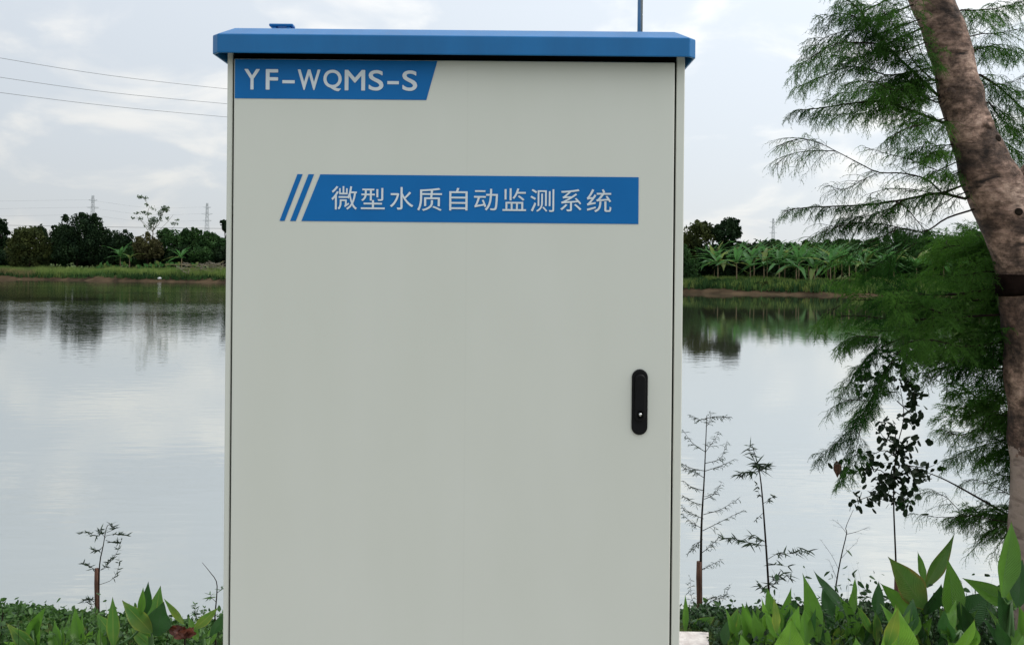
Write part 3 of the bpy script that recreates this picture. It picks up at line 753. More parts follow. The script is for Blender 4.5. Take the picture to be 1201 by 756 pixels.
# left side
canna('canna with a yellow-edged leaf at the far left edge', 42, 3.1,
      [(42, 764, 7.5, 730, 21, YL, .1, .2, .1), (40, 765, 47, 718, 19, G, -.3, .2), (47, 770, 63, 744, 12, YL, .2, .4), (30, 760, 4, 752, 10, BR, .2, .3)])
canna('upright blue-green canna left of the brown stake', 94, 3.15,
      [(93, 760, 88, 711, 17, G, .2, .25), (97, 762, 97, 716, 12, YL, -.3, .3), (98, 760, 110, 734, 10, BR, .2, .3)])
canna('largest canna left of the cabinet, with a yellow stripe along one leaf', 176, 2.95,
      [(178, 742, 143, 703, 24, YL, .1, .25, .2), (133, 758, 132, 699, 14, YL, .6, .3), (178, 748, 188.5, 686, 28, YL, -.1, .2), (183, 745, 192, 705, 34, DK, .2, .1), (170, 722, 174, 681, 13, DK, .5, .3), (165, 722, 168, 688, 9, G, .5, .3), (216, 732, 192, 701, 8, YL, .5, .5), (176, 757, 154, 736, 15, YL, .3, .5)])
canna('low yellow-green canna between the far left one and the upright blue-green one', 68, 3.05,
      [(66, 764, 58, 738, 13, G, .2, .3), (70, 764, 74, 731, 15, YL, -.2, .3), (72, 768, 86, 748, 12, BR, .2, .3)])
canna('low green canna directly right of the brown stake', 122, 3.1,
      [(122, 764, 116, 735, 13, G, .2, .3), (124, 764, 127, 730, 14, BR, -.2, .3), (126, 768, 140, 746, 12, YL, .2, .3)])
canna('small canna leaning right beside the cabinet foot', 236, 3.05,
      [(228, 737, 257, 711, 14, YL, .1, .3, .2), (232, 752, 221, 722, 11, G, .4, .3), (244, 758, 254, 730, 14, G, -.3, .3)])

# withered red leaf clumps
for k, (px, py, Y, sx, lab) in enumerate(((215, 739, 2.9, 20, 'withered red-brown leaf clump between the largest canna and the cabinet'), (1113, 743, 2.75, 11, 'small withered red leaf under the dark broad canna'))):
    o0 = P(px, py, Y); t = thing('withered_leaf', lab, 'dead leaf', o0)
    for i in range(13 if k == 0 else 6):
        a = random.uniform(-1.7, 1.7); rr0 = random.uniform(.45, 1.05)
        tip = P(px + sx * math.sin(a) * rr0, py - sx * .55 * math.cos(a) * rr0 + random.uniform(0, 5), Y + random.uniform(-.06, .06))
        me = broad_leaf(o0, P(px + random.uniform(-6, 8), py + random.uniform(2, 9), Y + random.uniform(-.03, .03)), tip, random.uniform(.018, .034) if k == 0 else .016, Matrix.Rotation(random.uniform(-1, 1), 3, 'Z') @ FACE, random.uniform(-.3, .4), random.uniform(.3, .9), n=6, wave=.16, peak=.55)
        link('lobe', me, M['withered'], t)
    g = Vector((o0.x, Y, ground_z(o0.x, Y))); b = MB(o0); b.tube([g, P(px + 2, py + 6, Y)], [.004, .003], 5); b.build('stalk', M['twig'], t)


# ------------------------------------------------------------------ leafy ground cover
def ground_cover(name, label, mats, spec, n_spr, hfun, lsize, leaves=9, cat='ground cover'):
    s = Soup(); cs = []; x0_, x1_, y0_, y1_ = spec
    for i in range(n_spr):
        x = random.uniform(x0_, x1_); y = random.uniform(y0_, y1_)
        if -1.02 < x < .80 and y < 3.56: continue
        gz = ground_z(x, y); h = hfun(x, y) * (random.uniform(.4, .95) if random.random() > .09 else random.uniform(1.0, 1.55))
        if h <= .02: continue
        lean = Vector((random.gauss(0, .12), random.gauss(0, .12), 1)) * h
        g = Vector((x, y, gz))
        w_ = .0016
        s.add([[g + Vector((-w_, 0, 0)), g + Vector((w_, 0, 0)), g + lean]], 1)
        for k in range(leaves):
            t = .25 + .78 * (k + random.random()) / leaves
            c = g + lean * t; cs.append((c.x + random.gauss(0, .022), c.y + random.gauss(0, .022), c.z + random.gauss(0, .008)))
    s.add(leaf_cards(np.array(cs), lsize, up=.25, aspect=.52, jitter=.55, fine=True), 0)
    return s.build(name, mats, kind='stuff', label=label, category=cat)


def to_px(x, y, z):
    """photograph pixel column and row of a world point (used only to give plants their heights)"""
    d = CR.transposed() @ (Vector((x, y, z)) - Vector((0, 0, CAMZ)))
    return 600.5 + F * d.x / -d.z, 378 - F * (d.y / -d.z - SY)


def h_line(cols, rows):
    def h(x, y):
        g_ = ground_z(x, y); px, py = to_px(x, y, g_)
        row = float(np.interp(px, cols, rows)) + 14 * mnoise.noise(Vector((x * 6, y * 4, 2))) + 9 * mnoise.noise(Vector((x * 15, y * 9, 4)))
        return max(0.04, min(.5, P(px, row, y).z - g_))
    return h


h_left = h_line([-40, 0, 60, 100, 140, 200, 235, 262], [733, 736, 734, 727, 728, 745, 733, 724])
h_right = h_line([835, 870, 900, 960, 1040, 1100, 1150, 1210], [742, 727, 720, 712, 708, 716, 712, 700])
ground_cover('leafy_ground_cover', 'low small-leaved green ground cover left of the cabinet', [M['cover_leaf'], M['twig']], (-2.6, -.9, 3.02, 4.2), 1700, h_left, .023)
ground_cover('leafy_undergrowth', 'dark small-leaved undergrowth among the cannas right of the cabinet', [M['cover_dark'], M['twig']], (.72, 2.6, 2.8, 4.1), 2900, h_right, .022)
ground_cover('bank_plants', 'weeds on the near bank slope down to the water', [M['cover_leaf'], M['twig']], (-6, 6, 4.2, 6.0), 1600, lambda x, y: .08, .04)


# ------------------------------------------------------------------ saplings
def feathers(s, path, n_tw, tw_len, n_let, let_len, nd_len, nd_w, droop, spread=.9, start=.1, end=1.0, tw_w=.0011, nd_gap=.004, let_w=.0006, tipf=.35, vert=.5, needles=True):
    """twigs, leafy branchlets and needles along a branch path (list of Vector)"""
    pts = np.array([tuple(p) for p in path]); n = len(pts)
    seg = np.linalg.norm(np.diff(pts, axis=0), axis=1); cum = np.r_[0, np.cumsum(seg)]; tot = cum[-1]
    allb, alld, alll = [], [], []
    for i in range(n_tw):
        t = start + (end - start) * (i + rng.random()) / n_tw
        d = t * tot; k = min(np.searchsorted(cum, d, 'right') - 1, n - 2)
        p = pts[k] + (pts[k + 1] - pts[k]) * ((d - cum[k]) / max(seg[k], 1e-6)); T = unit(pts[k + 1] - pts[k])
        side = unit(np.cross(T, [0, 0, 1.]));
        sgn = 1 if i % 2 else -1
        ph = rng.normal(0, vert) ; dv = unit(T * math.cos(spread) + (side * math.cos(ph) * sgn + np.array([0, 0, math.sin(ph)])) * math.sin(spread) + rng.normal(0, .12, 3))
        ln = tw_len * (1 - (1 - tipf) * t) * rng.uniform(.55, 1.25)
        m = 7; q = [p]; dd = dv.copy()
        for j in range(m):
            dd = unit(dd + np.array([0, 0, -droop / m]) + rng.normal(0, .05, 3)); q.append(q[-1] + dd * ln / m)
        q = np.array(q)
        # twig ribbon, two crossed strips
        w0 = tw_w * np.linspace(1, .35, m + 1)[:, None]
        for ax in (np.array([0, 0, 1.]), unit(np.cross(dv, [0, 0, 1.]))):
            a = q + ax * w0; b_ = q - ax * w0
            s.add(np.concatenate([np.stack([a[:-1], b_[:-1], a[1:]], 1), np.stack([b_[:-1], b_[1:], a[1:]], 1)]), 1)
        # branchlets
        nl = max(2, int(n_let * ln / tw_len)); tt = (np.arange(nl) + rng.random(nl)) / nl * .92 + .08
        idx = tt * m; kk = np.minimum(idx.astype(int), m - 1); fr = (idx - kk)[:, None]
        bp_ = q[kk] * (1 - fr) + q[kk + 1] * fr; TT = unit(q[kk + 1] - q[kk])
        sd_ = unit(np.cross(TT, np.array([0, 0, 1.])) + rng.normal(0, .35, (nl, 3)))
        sg = np.where(np.arange(nl) % 2, 1., -1.)[:, None]
        bd = unit(TT * .65 + sd_ * sg * .8 + np.array([0, 0, -droop * .55]) + rng.normal(0, .18, (nl, 3)))
        allb.append(bp_); alld.append(bd); alll.append(let_len * rng.uniform(.55, 1.25, nl) * (1 - .4 * tt))
    B = np.concatenate(allb); D = np.concatenate(alld); LL = np.concatenate(alll)[:, None]
    mid_ = B + D * LL * .5; D2 = unit(D + np.array([0, 0, -droop * .8])); tip = mid_ + D2 * LL * .5
    sd = unit(np.cross(D, rand_dirs(len(D)))) * let_w
    s.add(np.concatenate([np.stack([B + sd, B - sd, mid_ + sd], 1), np.stack([B - sd, mid_ - sd, mid_ + sd], 1), np.stack([mid_ + sd, mid_ - sd, tip], 1)]), 0)
    if needles:
        per = max(2, int(let_len / nd_gap))
        for j in range(per):
            f = (j + rng.random((len(B), 1))) / per
            pb = np.where(f < .5, B + (mid_ - B) * f * 2, mid_ + (tip - mid_) * (f * 2 - 1)); dd = np.where(f < .5, D, D2)
            pv = unit(np.cross(dd, rand_dirs(len(B)))); nd = unit(dd * .75 + pv * .8)
            ln = nd_len * rng.uniform(.6, 1.15, (len(B), 1)); wv = unit(np.cross(nd, rand_dirs(len(B)))) * nd_w
            s.add(np.stack([pb + wv, pb - wv, pb + nd * ln], 1), 0)


def px_path(pts, Y, dy=0.0, n=14):
    k = len(pts)
    return smooth_path([P(x, y, Y + dy * i / max(1, k - 1)) for i, (x, y) in enumerate(pts)], n)


def sapling(name, label, Y, stem, r0, branches, mats, cfg, stake=None, category='sapling'):
    p0 = P(*stem[0], Y); g = Vector((p0.x, Y, ground_z(p0.x, Y) - .02))
    t = thing(name, label, category, g)
    path = [g] + px_path(stem, Y, 0, 14); b = MB(g)
    b.tube(path, [r0 * (1 - .8 * i / (len(path) - 1)) for i in range(len(path))], 6); b.build('trunk', M['bark_dark'], t, True)
    if stake:
        sx, sy0, sy1, sr = stake; a, c_ = P(sx, sy1, Y), P(sx, sy0, Y); gg = Vector((a.x - .003, Y, g.z))
        b = MB(g); b.tube([gg, gg.lerp(c_, .4) + Vector((.003, 0, 0)), gg.lerp(c_, .75), c_], [sr * 1.1, sr, sr * 1.05, sr * .95], 10, wob=.12); b.build('cut_stump', M['stake'], t, True)
    for k, br in enumerate(branches):
        pts, kw = br if isinstance(br, tuple) and isinstance(br[1], dict) else (br, {})
        dy = (-1 if k % 2 else 1) * .06
        pth = px_path(pts, Y, dy, 8)
        b = MB(g); b.tube(pth, [max(.0012, r0 * .2) * (1 - .7 * i / 7) for i in range(8)], 4); bo = b.build('branch', M['bark_dark'], t, True)
        c2 = dict(cfg); c2.update(kw)
        if c2.get('n_tw', 1) > 0:
            s = Soup(); feathers(s, pth, **c2); s.build('foliage', mats, bo, g, kind='stuff')
    return t


mats_s = [M['needle_dark'], M['twig']]
cfgA = dict(needles=False, n_tw=13, tw_len=.036, n_let=5, let_len=.032, nd_len=.009, nd_w=.0012, droop=.5, spread=.8, start=.15, tw_w=.0009, nd_gap=.006, let_w=.0014)
sapling('conifer_sapling', 'tall thin sapling with sparse feathery branches and a red-brown cut stump, beside the cabinet', 4.2,
        [(822, 722), (822, 660), (823, 610), (826, 560), (829, 487)], .0085,
        [[(829, 490), (820, 492), (811, 487)], [(829, 490), (842, 488), (856, 489)], [(828, 500), (832, 495), (834, 483)],
         [(828, 530), (813, 520), (800, 503)], [(828, 529), (836, 518), (844, 506)], [(827, 543), (845, 537), (853, 516)],
         [(827, 552), (812, 549), (799, 543)], [(827, 552), (845, 546), (862, 538)], [(826, 560), (812, 552), (800, 548)], [(826, 575), (812, 571), (800, 563)],
         [(826, 585), (838, 579), (846, 566)], [(825, 592), (812, 588), (800, 580)], [(825, 603), (845, 597), (868, 583)], [(825, 608), (812, 602), (799, 594)],
         [(824, 620), (810, 611), (800, 602)], [(824, 622), (848, 610), (872, 598)], [(824, 632), (815, 640), (808, 648)], [(823, 648), (833, 640), (846, 627)],
         [(823, 668), (834, 662), (846, 656)], [(823, 712), (835, 704), (850, 698), (856, 685)], [(820, 716), (811, 700), (810, 678)], [(823, 706), (838, 700), (858, 698)]],
        mats_s, cfgA, stake=(820, 658, 712, .0125))
cfgB = dict(needles=False, n_tw=10, tw_len=.012, n_let=3, let_len=.06, nd_len=.014, nd_w=.0014, droop=.2, spread=.95, start=.2, tw_w=.0009, nd_gap=.012, let_w=.0028)
sapling('conifer_sapling', 'leafy dark sapling with tufted twigs, second from the cabinet', 3.9,
        [(903, 722), (901, 680), (897, 620), (893, 570), (889, 545), (882, 522)], .0062,
        [([(888, 545), (880, 530), (879, 521)], dict(n_tw=12)), ([(891, 553), (890, 547), (887, 542)], dict(n_tw=22, let_len=.07)), ([(892, 552), (880, 553), (866, 556)], dict(n_tw=20)),
         ([(893, 552), (897, 548), (900, 546)], dict(n_tw=12, let_len=.065)), ([(895, 585), (890, 578), (888, 566)], dict(n_tw=7, let_len=.03)), ([(895, 590), (902, 586), (908, 580)], dict(n_tw=6, let_len=.03)),
         ([(896, 600), (890, 606), (884, 612)], dict(n_tw=7, let_len=.016)), ([(900, 640), (885, 637), (865, 633), (848, 631)], dict(n_tw=24, let_len=.055)), ([(899, 636), (890, 632), (880, 628)], dict(n_tw=10)),
         ([(901, 655), (912, 649), (925, 649), (951, 646)], dict(n_tw=24, let_len=.052)), ([(901, 660), (912, 662), (925, 664)], dict(n_tw=4)), ([(902, 684), (912, 676), (920, 672), (928, 680)], dict(n_tw=15, let_len=.052)),
         ([(902, 694), (895, 690), (890, 686)], dict(n_tw=8)), ([(902, 690), (908, 684), (912, 678)], dict(n_tw=9))],
        mats_s, cfgB)
bare = dict(n_tw=3, tw_len=.05, n_let=2, let_len=.02, nd_len=.004, nd_w=.0004, droop=0, spread=.6, start=.3, tw_w=.0004, nd_gap=.02, let_w=.0003)
sapling('bare_twig', 'bare leafless forked twig standing over the cannas', 3.8, [(978, 722), (980, 690), (986, 655), (993, 625), (992, 618), (1001, 597)], .0042,
        [[(993, 625), (985, 615), (976, 608)], [(993, 626), (1005, 623), (1020, 617)], [(986, 655), (995, 645), (1006, 634)], [(984, 668), (975, 650), (962, 632)], [(982, 680), (976, 665), (972, 655)]],
        mats_s, bare, category='twig')
cfgD = dict(needles=False, n_tw=11, tw_len=.014, n_let=4, let_len=.030, nd_len=.012, nd_w=.0022, droop=-.1, spread=.9, start=.35, tw_w=.0009, nd_gap=.008, let_w=.0022)
sapling('leafy_sapling', 'small sapling sprouting from a brown cut stump, left of the cabinet', 3.9,
        [(116, 735), (116, 690), (117, 660), (121, 640), (125, 618), (130, 614)], .0045,
        [[(125, 622), (112, 628), (103, 624), (93, 625)], [(125, 624), (133, 620), (130, 613)], [(124, 628), (135, 626), (149, 627)], [(121, 640), (114, 646), (108, 643)], [(118, 668), (128, 660), (137, 648), (143, 632)],
         [(118, 668), (124, 665), (130, 655)], [(117, 685), (130, 680), (138, 670), (140, 655)], [(115, 670), (106, 664), (97, 660)], [(124, 633), (133, 636), (139, 636)], [(113, 712), (107, 702), (96, 705)], [(114, 722), (106, 708), (103, 700)], [(124, 630), (118, 624), (118, 620)]],
        [M['needle_dark'], M['twig']], cfgD, stake=(113.5, 666, 728, .0098))
sapling('bent_stem', 'thin bent dark stem rising beside the cabinet foot', 3.2, [(253, 750), (252, 725), (254, 700), (254, 682), (246, 670), (237, 659)], .0035,
        [([(253, 705), (248, 700), (247, 696)], dict(n_tw=5)), ([(254, 695), (260, 691), (262, 690)], dict(n_tw=4)), ([(233, 735), (230, 722), (228, 708)], dict(n_tw=16, let_len=.022)), ([(240, 735), (238, 722), (240, 712)], dict(n_tw=12, let_len=.022))],
        [M['cover_leaf'], M['twig']], cfgD, category='twig')
sapling('edge_sprout', 'small leafy sprout at the left edge of the view', 3.3, [(2, 750), (2, 730), (4, 712)], .003, [([(2, 722), (6, 716), (9, 711)], dict(n_tw=6)), ([(0, 735), (4, 722), (2, 711)], dict(n_tw=8))], [M['cover_leaf'], M['twig']], cfgD, category='twig')


# ------------------------------------------------------------------ broadleaf sapling with round leaves
def round_leaf_mesh():
    v = []; n = 8
    me = MB()
    rim = []
    for k in range(n):
        a = 2 * math.pi * k / n; x = .5 - .5 * math.cos(a); y = .34 * math.sin(a) * (1 - .25 * math.cos(a))
        rim.append((x, y, .10 * abs(y)))
    me.add(rim + [(.45, 0, -.02)], [(k, (k + 1) % n, n) for k in range(n)])
    o = me.build('leaf', M['round_leaf']); m = o.data; bpy.data.objects.remove(o); return m


RL = round_leaf_mesh()


def broadleaf_sapling():
    Y = 3.4
    p0 = P(1052, 700, Y); g = Vector((p0.x, Y, ground_z(p0.x, Y) - .02))
    t = thing('broadleaf_sapling', 'young tree with small dark round leaves on a thin stem, right of the bare twig', 'sapling', g)
    path = [g] + px_path([(1052, 690), (1050, 640), (1048, 580), (1051, 530), (1060, 490), (1056, 455)], Y, 0, 16)
    b = MB(g); b.tube(path, [.008] * 2 + [.0038 * (1 - .75 * i / 15) for i in range(15)], 6); b.build('trunk', M['bark_dark'], t, True)
    b = MB(g); b.tube([g, P(1052, 668, Y)], [.013, .010], 8, wob=.2); b.build('cut_stump', M['stake'], t, True)
    limbs = [[(1048, 582), (1035, 578), (1010, 585), (998, 592)], [(1049, 565), (1030, 550), (1005, 552), (980, 545)], [(1049, 560), (1065, 572), (1060, 576)], [(1050, 545), (1070, 548), (1083, 560)],
             [(1050, 535), (1035, 528), (1012, 540)], [(1051, 530), (1068, 522), (1078, 516)], [(1051, 525), (1050, 505), (1048, 495)], [(1050, 555), (1035, 565), (1022, 575)], [(1052, 470), (1068, 485), (1075, 498)],
             [(1054, 430), (1070, 450), (1072, 470)], [(1055, 420), (1040, 430), (1032, 445)], [(1056, 405), (1062, 415), (1075, 430)], [(1050, 520), (1036, 512), (1030, 500)], [(1048, 575), (1062, 585), (1052, 590)], [(1060, 545), (1085, 548), (1096, 545)], [(1052, 460), (1020, 455), (1012, 430)]]
    nl = [22, 26, 12, 16, 18, 14, 14, 16, 16, 22, 16, 18, 8, 14, 8, 20]
    cnt = 0; nl = [int(k * 1.13) for k in nl]
    for lm, k in zip(limbs, nl):
        pth = px_path(lm, Y, random.uniform(-.12, .12), 8)
        b = MB(g); b.tube(pth, [.0022 * (1 - .6 * i / 7) for i in range(8)], 4); br = b.build('branch', M['bark_dark'], t)
        for i in range(k):
            u = random.uniform(.2, 1) * 7; j = min(int(u), 6); p = pth[j].lerp(pth[j + 1], u - j)
            p = p + Vector((random.gauss(0, .019), random.gauss(0, .025), random.gauss(0, .019)))
            o = bpy.data.objects.new('leaf', RL); COL.objects.link(o); o.parent = br
            d = Vector((random.uniform(-1, 1), random.uniform(-.6, .6), random.uniform(-1.3, .1)))
            o.matrix_basis = Matrix.Translation(p - g) @ d.to_track_quat('X', 'Z').to_matrix().to_4x4() @ Matrix.Rotation(random.uniform(-1.2, 1.2), 4, 'X') @ Matrix.Scale(random.uniform(.022, .035), 4)
            cnt += 1
    s = Soup()
    for (x, y, rx, ry, n_) in [(1050, 560, 22, 16, 60), (1055, 530, 14, 16, 45), (1030, 582, 22, 8, 30), (1078, 555, 12, 8, 22), (1072, 470, 9, 14, 34), (1060, 440, 10, 16, 36), (1015, 440, 8, 14, 22), (1045, 415, 16, 10, 30), (1012, 540, 18, 14, 26), (1070, 405, 10, 10, 16), (1052, 590, 10, 6, 14), (1040, 500, 16, 12, 16)]:
        c0 = np.array(P(x, y, Y)); d = rng.normal(size=(n_, 3)) * .5 * np.array([rx, rx, ry]) * Y / F
        s.add(leaf_cards(c0 + d, .026, up=.2, aspect=.66, fine=True))
    s.build('foliage', M['round_leaf'], t, g, kind='stuff')
    # one big curled dead leaf
    me = broad_leaf(g, P(981, 540, Y), P(982, 560, Y), .034, FACE, .2, .5, n=6, wave=.05); link('curled_leaf', me, M['stake'], t)


broadleaf_sapling()


# ------------------------------------------------------------------ leaning feathery tree
def big_tree():
    Y = 2.8
    base = P(1240, 848, Y); g = Vector((base.x, Y, 0))
    t = thing('leaning_tree', 'leaning feathery-leaved tree with mottled brown bark and a whitewashed foot at the right edge', 'tree', g)
    cl = [(x, y, r * (.76 if y < 170 else .88 if y < 240 else 1)) for x, y, r in ((1240, 852, 58), (1237, 800, 50), (1236, 756, 46), (1236, 640, 44), (1232, 520, 42), (1224, 430, 41), (1219, 370, 41), (1212, 320, 40), (1197, 275, 39), (1172, 232, 37), (1153, 192, 33.5), (1138, 152, 30), (1127, 112, 30.5), (1119, 75, 29), (1108, 38, 30), (1093, 0, 31), (1074, -45, 30), (1050, -100, 28), (1030, -170, 27), (1000, -330, 22), (960, -560, 12))]
    ctr = smooth_path([P(x, y, Y) for x, y, r in cl], 90)
    rad = [float(np.interp(i / 89 * (len(cl) - 1), range(len(cl)), [r for _, _, r in cl])) * Y / F for i in range(90)]
    # knots: small local swellings
    for i, p in enumerate(ctr):
        zz_ = (p.z)
        for kz, am in ((P(1100, 113, Y).z, .08), (P(1160, 150, Y).z, .05), (P(1200, 320, Y).z, .03)):
            rad[i] *= 1 + am * math.exp(-((zz_ - kz) / .03) ** 2)
    b = MB(g); b.tube(ctr, rad, 40, wob=.13); b.build('trunk', M['trunk'], t, True)
    # second limb forking to the right
    lc = smooth_path([P(1205, 275, Y), P(1222, 226, Y), P(1245, 192, Y), P(1275, 140, Y), P(1340, 50, Y), P(1400, -90, Y + .2), P(1440, -300, Y + .3), P(1500, -560, Y + .3)], 24)
    b = MB(g); b.tube(lc, [.105, .1] + [.098 - .0038 * i for i in range(22)], 24, wob=.08); b.build('limb', M['trunk'], t, True)
    for (kx, ky, kr) in ((1148, 147, .015), (1158, 166, .008), (1108, 113, .013), (1176, 250, .010)):
        c0 = P(kx, ky, Y); i = min(range(90), key=lambda k: (ctr[k] - c0).length); ax = ctr[i]
        d = Vector((c0.x - ax.x, 0, c0.z - ax.z)); d.y = -math.sqrt(max(.0004, (rad[i] * .95) ** 2 - d.length_squared)); q = ax + d; dn = d.normalized()
        b = MB(g); b.tube([q - dn * .012, q + dn * .004, q + dn * .009, q + dn * .006, q - dn * .004], [kr * 1.7, kr * 1.5, kr * 1.05, kr * .7, kr * .45], 14, wob=.5); b.build('knot', M['trunk'] if kr > .011 else M['bark_dark'], t, True)
        b = MB(g); b.tube([q + dn * .002, q + dn * .0065], [kr * .75, kr * .6], 10, wob=.4); b.build('knot_hollow', M['bark_dark'], t, True)
    # near-black sleeve around the trunk
    ys_ = [322, 325, 330, 335, 339, 343]
    rr = []
    pts = []
    for y in ys_:
        q = P(0, y, Y).z; i = min(range(90), key=lambda k: abs(ctr[k].z - P(1215, y, Y).z)); pts.append(ctr[i]); rr.append(rad[i] * 1.03 + .001 + random.uniform(0, .003))
    pts2 = [Vector((float(np.interp(k, range(6), [p.x for p in pts])), Y, P(1215, ys_[k], Y).z)) for k in range(6)]
    b = MB(g); b.tube(pts2, rr, 36, cap=False, wob=.05); bd = b.build('dark_band', mat('near_black_band', (.010, .006, .005), .9, spec=.05, var=.5, scale=20, bump=.5, bscale=30), t, True)
    if 0: b = MB(g); b.tube([pts2[0] + Vector((0, 0, .003)), pts2[0] - Vector((0, 0, .002))], [rr[0] + .0012, rr[0] + .0018], 36, cap=False, wob=.02); b.build('band_rim', mat('pale_band_edge', (.3, .28, .27), .8), bd)

    up = dict(n_tw=30, tw_len=.13, n_let=21, let_len=.05, nd_len=.0095, nd_w=.0007, droop=.9, spread=.85, start=.10, tw_w=.0009, nd_gap=.0042, let_w=.0007)
    sparse = dict(up, n_tw=20, n_let=12, nd_gap=.011, nd_len=.006, let_w=.00055)
    lush = dict(up, n_tw=34, tw_len=.17, n_let=24, let_len=.06, nd_gap=.0038, nd_len=.012, nd_w=.0011, let_w=.0009, droop=.55, vert=.9)
    B = [  # path px, depth shift, radius, settings
        ([(1106, 144), (1070, 130), (1034, 119), (1000, 121), (960, 127), (920, 131)], .12, .0055, dict(up, n_tw=46, start=.05)),
        ([(1100, 112), (1071, 84), (1038, 52), (1017, 26), (1000, -15)], .15, .0055, dict(up, n_tw=30)),
        ([(1038, 52), (1010, 50), (980, 52), (945, 72), (925, 92)], -.1, .003, dict(up, n_tw=34, tw_len=.15)),
        ([(1071, 84), (1040, 88), (1000, 78), (960, 92), (930, 105)], .2, .003, dict(up, n_tw=36)),
        ([(1017, 26), (995, 17), (975, 18), (958, 28)], .0, .0025, dict(up, n_tw=20)),
        ([(1010, 15), (990, -5), (975, -20)], .1, .0025, dict(up, n_tw=14)),
        ([(1086, 100), (1050, 105), (1020, 95), (985, 100)], -.15, .0028, dict(up, n_tw=26)),
        ([(1060, 60), (1060, 30), (1045, -5)], .1, .002, dict(sparse, n_tw=10)),
        ([(1106, 227), (1086, 210), (1058, 203), (1030, 202), (1005, 190), (980, 177), (958, 166), (947, 161)], .1, .0032, dict(sparse, n_tw=18, start=.2)),
        ([(980, 177), (955, 177), (930, 180), (910, 192)], .0, .0018, dict(sparse, n_tw=18)),
        ([(965, 169), (940, 163), (915, 170)], -.1, .0016, dict(sparse, n_tw=14)),
        ([(1028, 203), (1010, 212), (990, 222), (972, 218)], .1, .0016, dict(sparse, n_tw=14)),
        ([(1132, 233), (1106, 227), (1090, 228), (1060, 234), (1020, 240), (975, 242), (940, 244), (908, 250)], .1, .0055, dict(up, n_tw=44, start=.15, let_len=.042, tw_len=.11)),
        ([(1144, 245), (1110, 256), (1086, 271), (1060, 268), (1030, 262), (990, 262), (955, 270)], .1, .0035, dict(up, n_tw=30, start=.4, let_len=.04)),
        ([(1120, 230), (1100, 243), (1083, 254)], .05, .002, dict(sparse, n_tw=5)),
        ([(1050, 236), (1063, 244), (1078, 262), (1090, 275)], .0, .0025, dict(sparse, n_tw=6)),
        ([(1110, 180), (1096, 178), (1084, 186)], -.1, .002, dict(up, n_tw=16, tw_len=.08, start=.35)),
        ([(1116, 170), (1080, 172), (1056, 178)], .2, .002, dict(up, n_tw=16, tw_len=.10)),
        ([(1118, 205), (1100, 200), (1088, 206)], -.1, .002, dict(up, n_tw=12, tw_len=.07)),
        ([(1095, 95), (1070, 70), (1055, 40), (1030, 5)], -.15, .003, dict(up, n_tw=26, start=.25)),
        ([(1038, 52), (1022, 62), (1000, 68), (975, 66), (952, 80)], .25, .0025, dict(up, n_tw=26)),
        ([(1030, 40), (1010, 35), (985, 38), (960, 48), (940, 66)], .1, .0022, dict(up, n_tw=26)),
        ([(1017, 26), (1005, 8), (985, -4)], -.2, .002, dict(up, n_tw=16)),
        ([(1098, 120), (1070, 108), (1045, 108), (1020, 116)], .25, .003, dict(up, n_tw=24, start=.2)),
        ([(1085, 95), (1062, 96), (1035, 102), (1000, 108), (965, 112)], .3, .0025, dict(up, n_tw=30)),
        ([(1104, 140), (1080, 146), (1060, 152), (1040, 166)], -.2, .0025, dict(up, n_tw=18, start=.2)),
        ([(1050, 124), (1020, 132), (985, 134), (950, 140)], .25, .002, dict(up, n_tw=22)),
        ([(1090, 60), (1085, 40), (1070, 20), (1060, -10)], .3, .002, dict(sparse, n_tw=14, start=.3)),
        ([(1100, 228), (1070, 222), (1040, 222), (1010, 230)], -.15, .002, dict(sparse, n_tw=18, start=.2)),
        ([(1060, 234), (1040, 246), (1015, 254), (985, 256)], .15, .002, dict(up, n_tw=18, let_len=.04)),
        ([(1000, 262), (975, 268), (948, 280)], .2, .0015, dict(sparse, n_tw=16)),
        ([(1050, 270), (1020, 285), (990, 300), (960, 312)], .3, .002, dict(sparse, n_tw=22)),
        ([(1075, 285), (1045, 300), (1015, 318), (975, 330)], .35, .002, dict(up, n_tw=22)),
        ([(1330, 60), (1300, 20), (1240, -10), (1190, -20)], .1, .006, dict(up, n_tw=30)),
        ([(1380, -60), (1330, -90), (1260, -80), (1200, -60)], .4, .006, dict(up, n_tw=30)),
        ([(1400, -120), (1460, -100), (1520, -60)], .2, .006, dict(up, n_tw=30)),
        ([(1020, -220), (960, -200), (900, -150), (860, -100)], .2, .006, dict(up, n_tw=34)),
        ([(1010, -280), (1090, -260), (1160, -200)], .3, .006, dict(up, n_tw=30)),
        ([(1100, 200), (1070, 188), (1040, 180), (1010, 172)], .25, .002, dict(sparse, n_tw=18, start=.15)),
        ([(1095, 85), (1080, 60), (1072, 30), (1075, -5)], -.2, .002, dict(up, n_tw=16)),
        # right of the trunk
        ([(1128, 12), (1150, 12), (1178, 8), (1215, -4)], .2, .003, dict(up, n_tw=26)),
        ([(1150, 88), (1175, 105), (1205, 132), (1230, 145)], .2, .004, dict(up, n_tw=34)),
        ([(1160, 120), (1180, 145), (1210, 160)], .3, .003, dict(up, n_tw=32)),
        ([(1140, 60), (1165, 55), (1210, 66)], .3, .003, dict(up, n_tw=28)),
        ([(1150, 40), (1175, 38), (1215, 30)], .35, .002, dict(sparse, n_tw=22)),
        ([(1170, 160), (1190, 175), (1215, 190)], .35, .002, dict(up, n_tw=20)),
        ([(1150, 100), (1180, 98), (1215, 85)], .3, .002, dict(sparse, n_tw=14)),
    ]
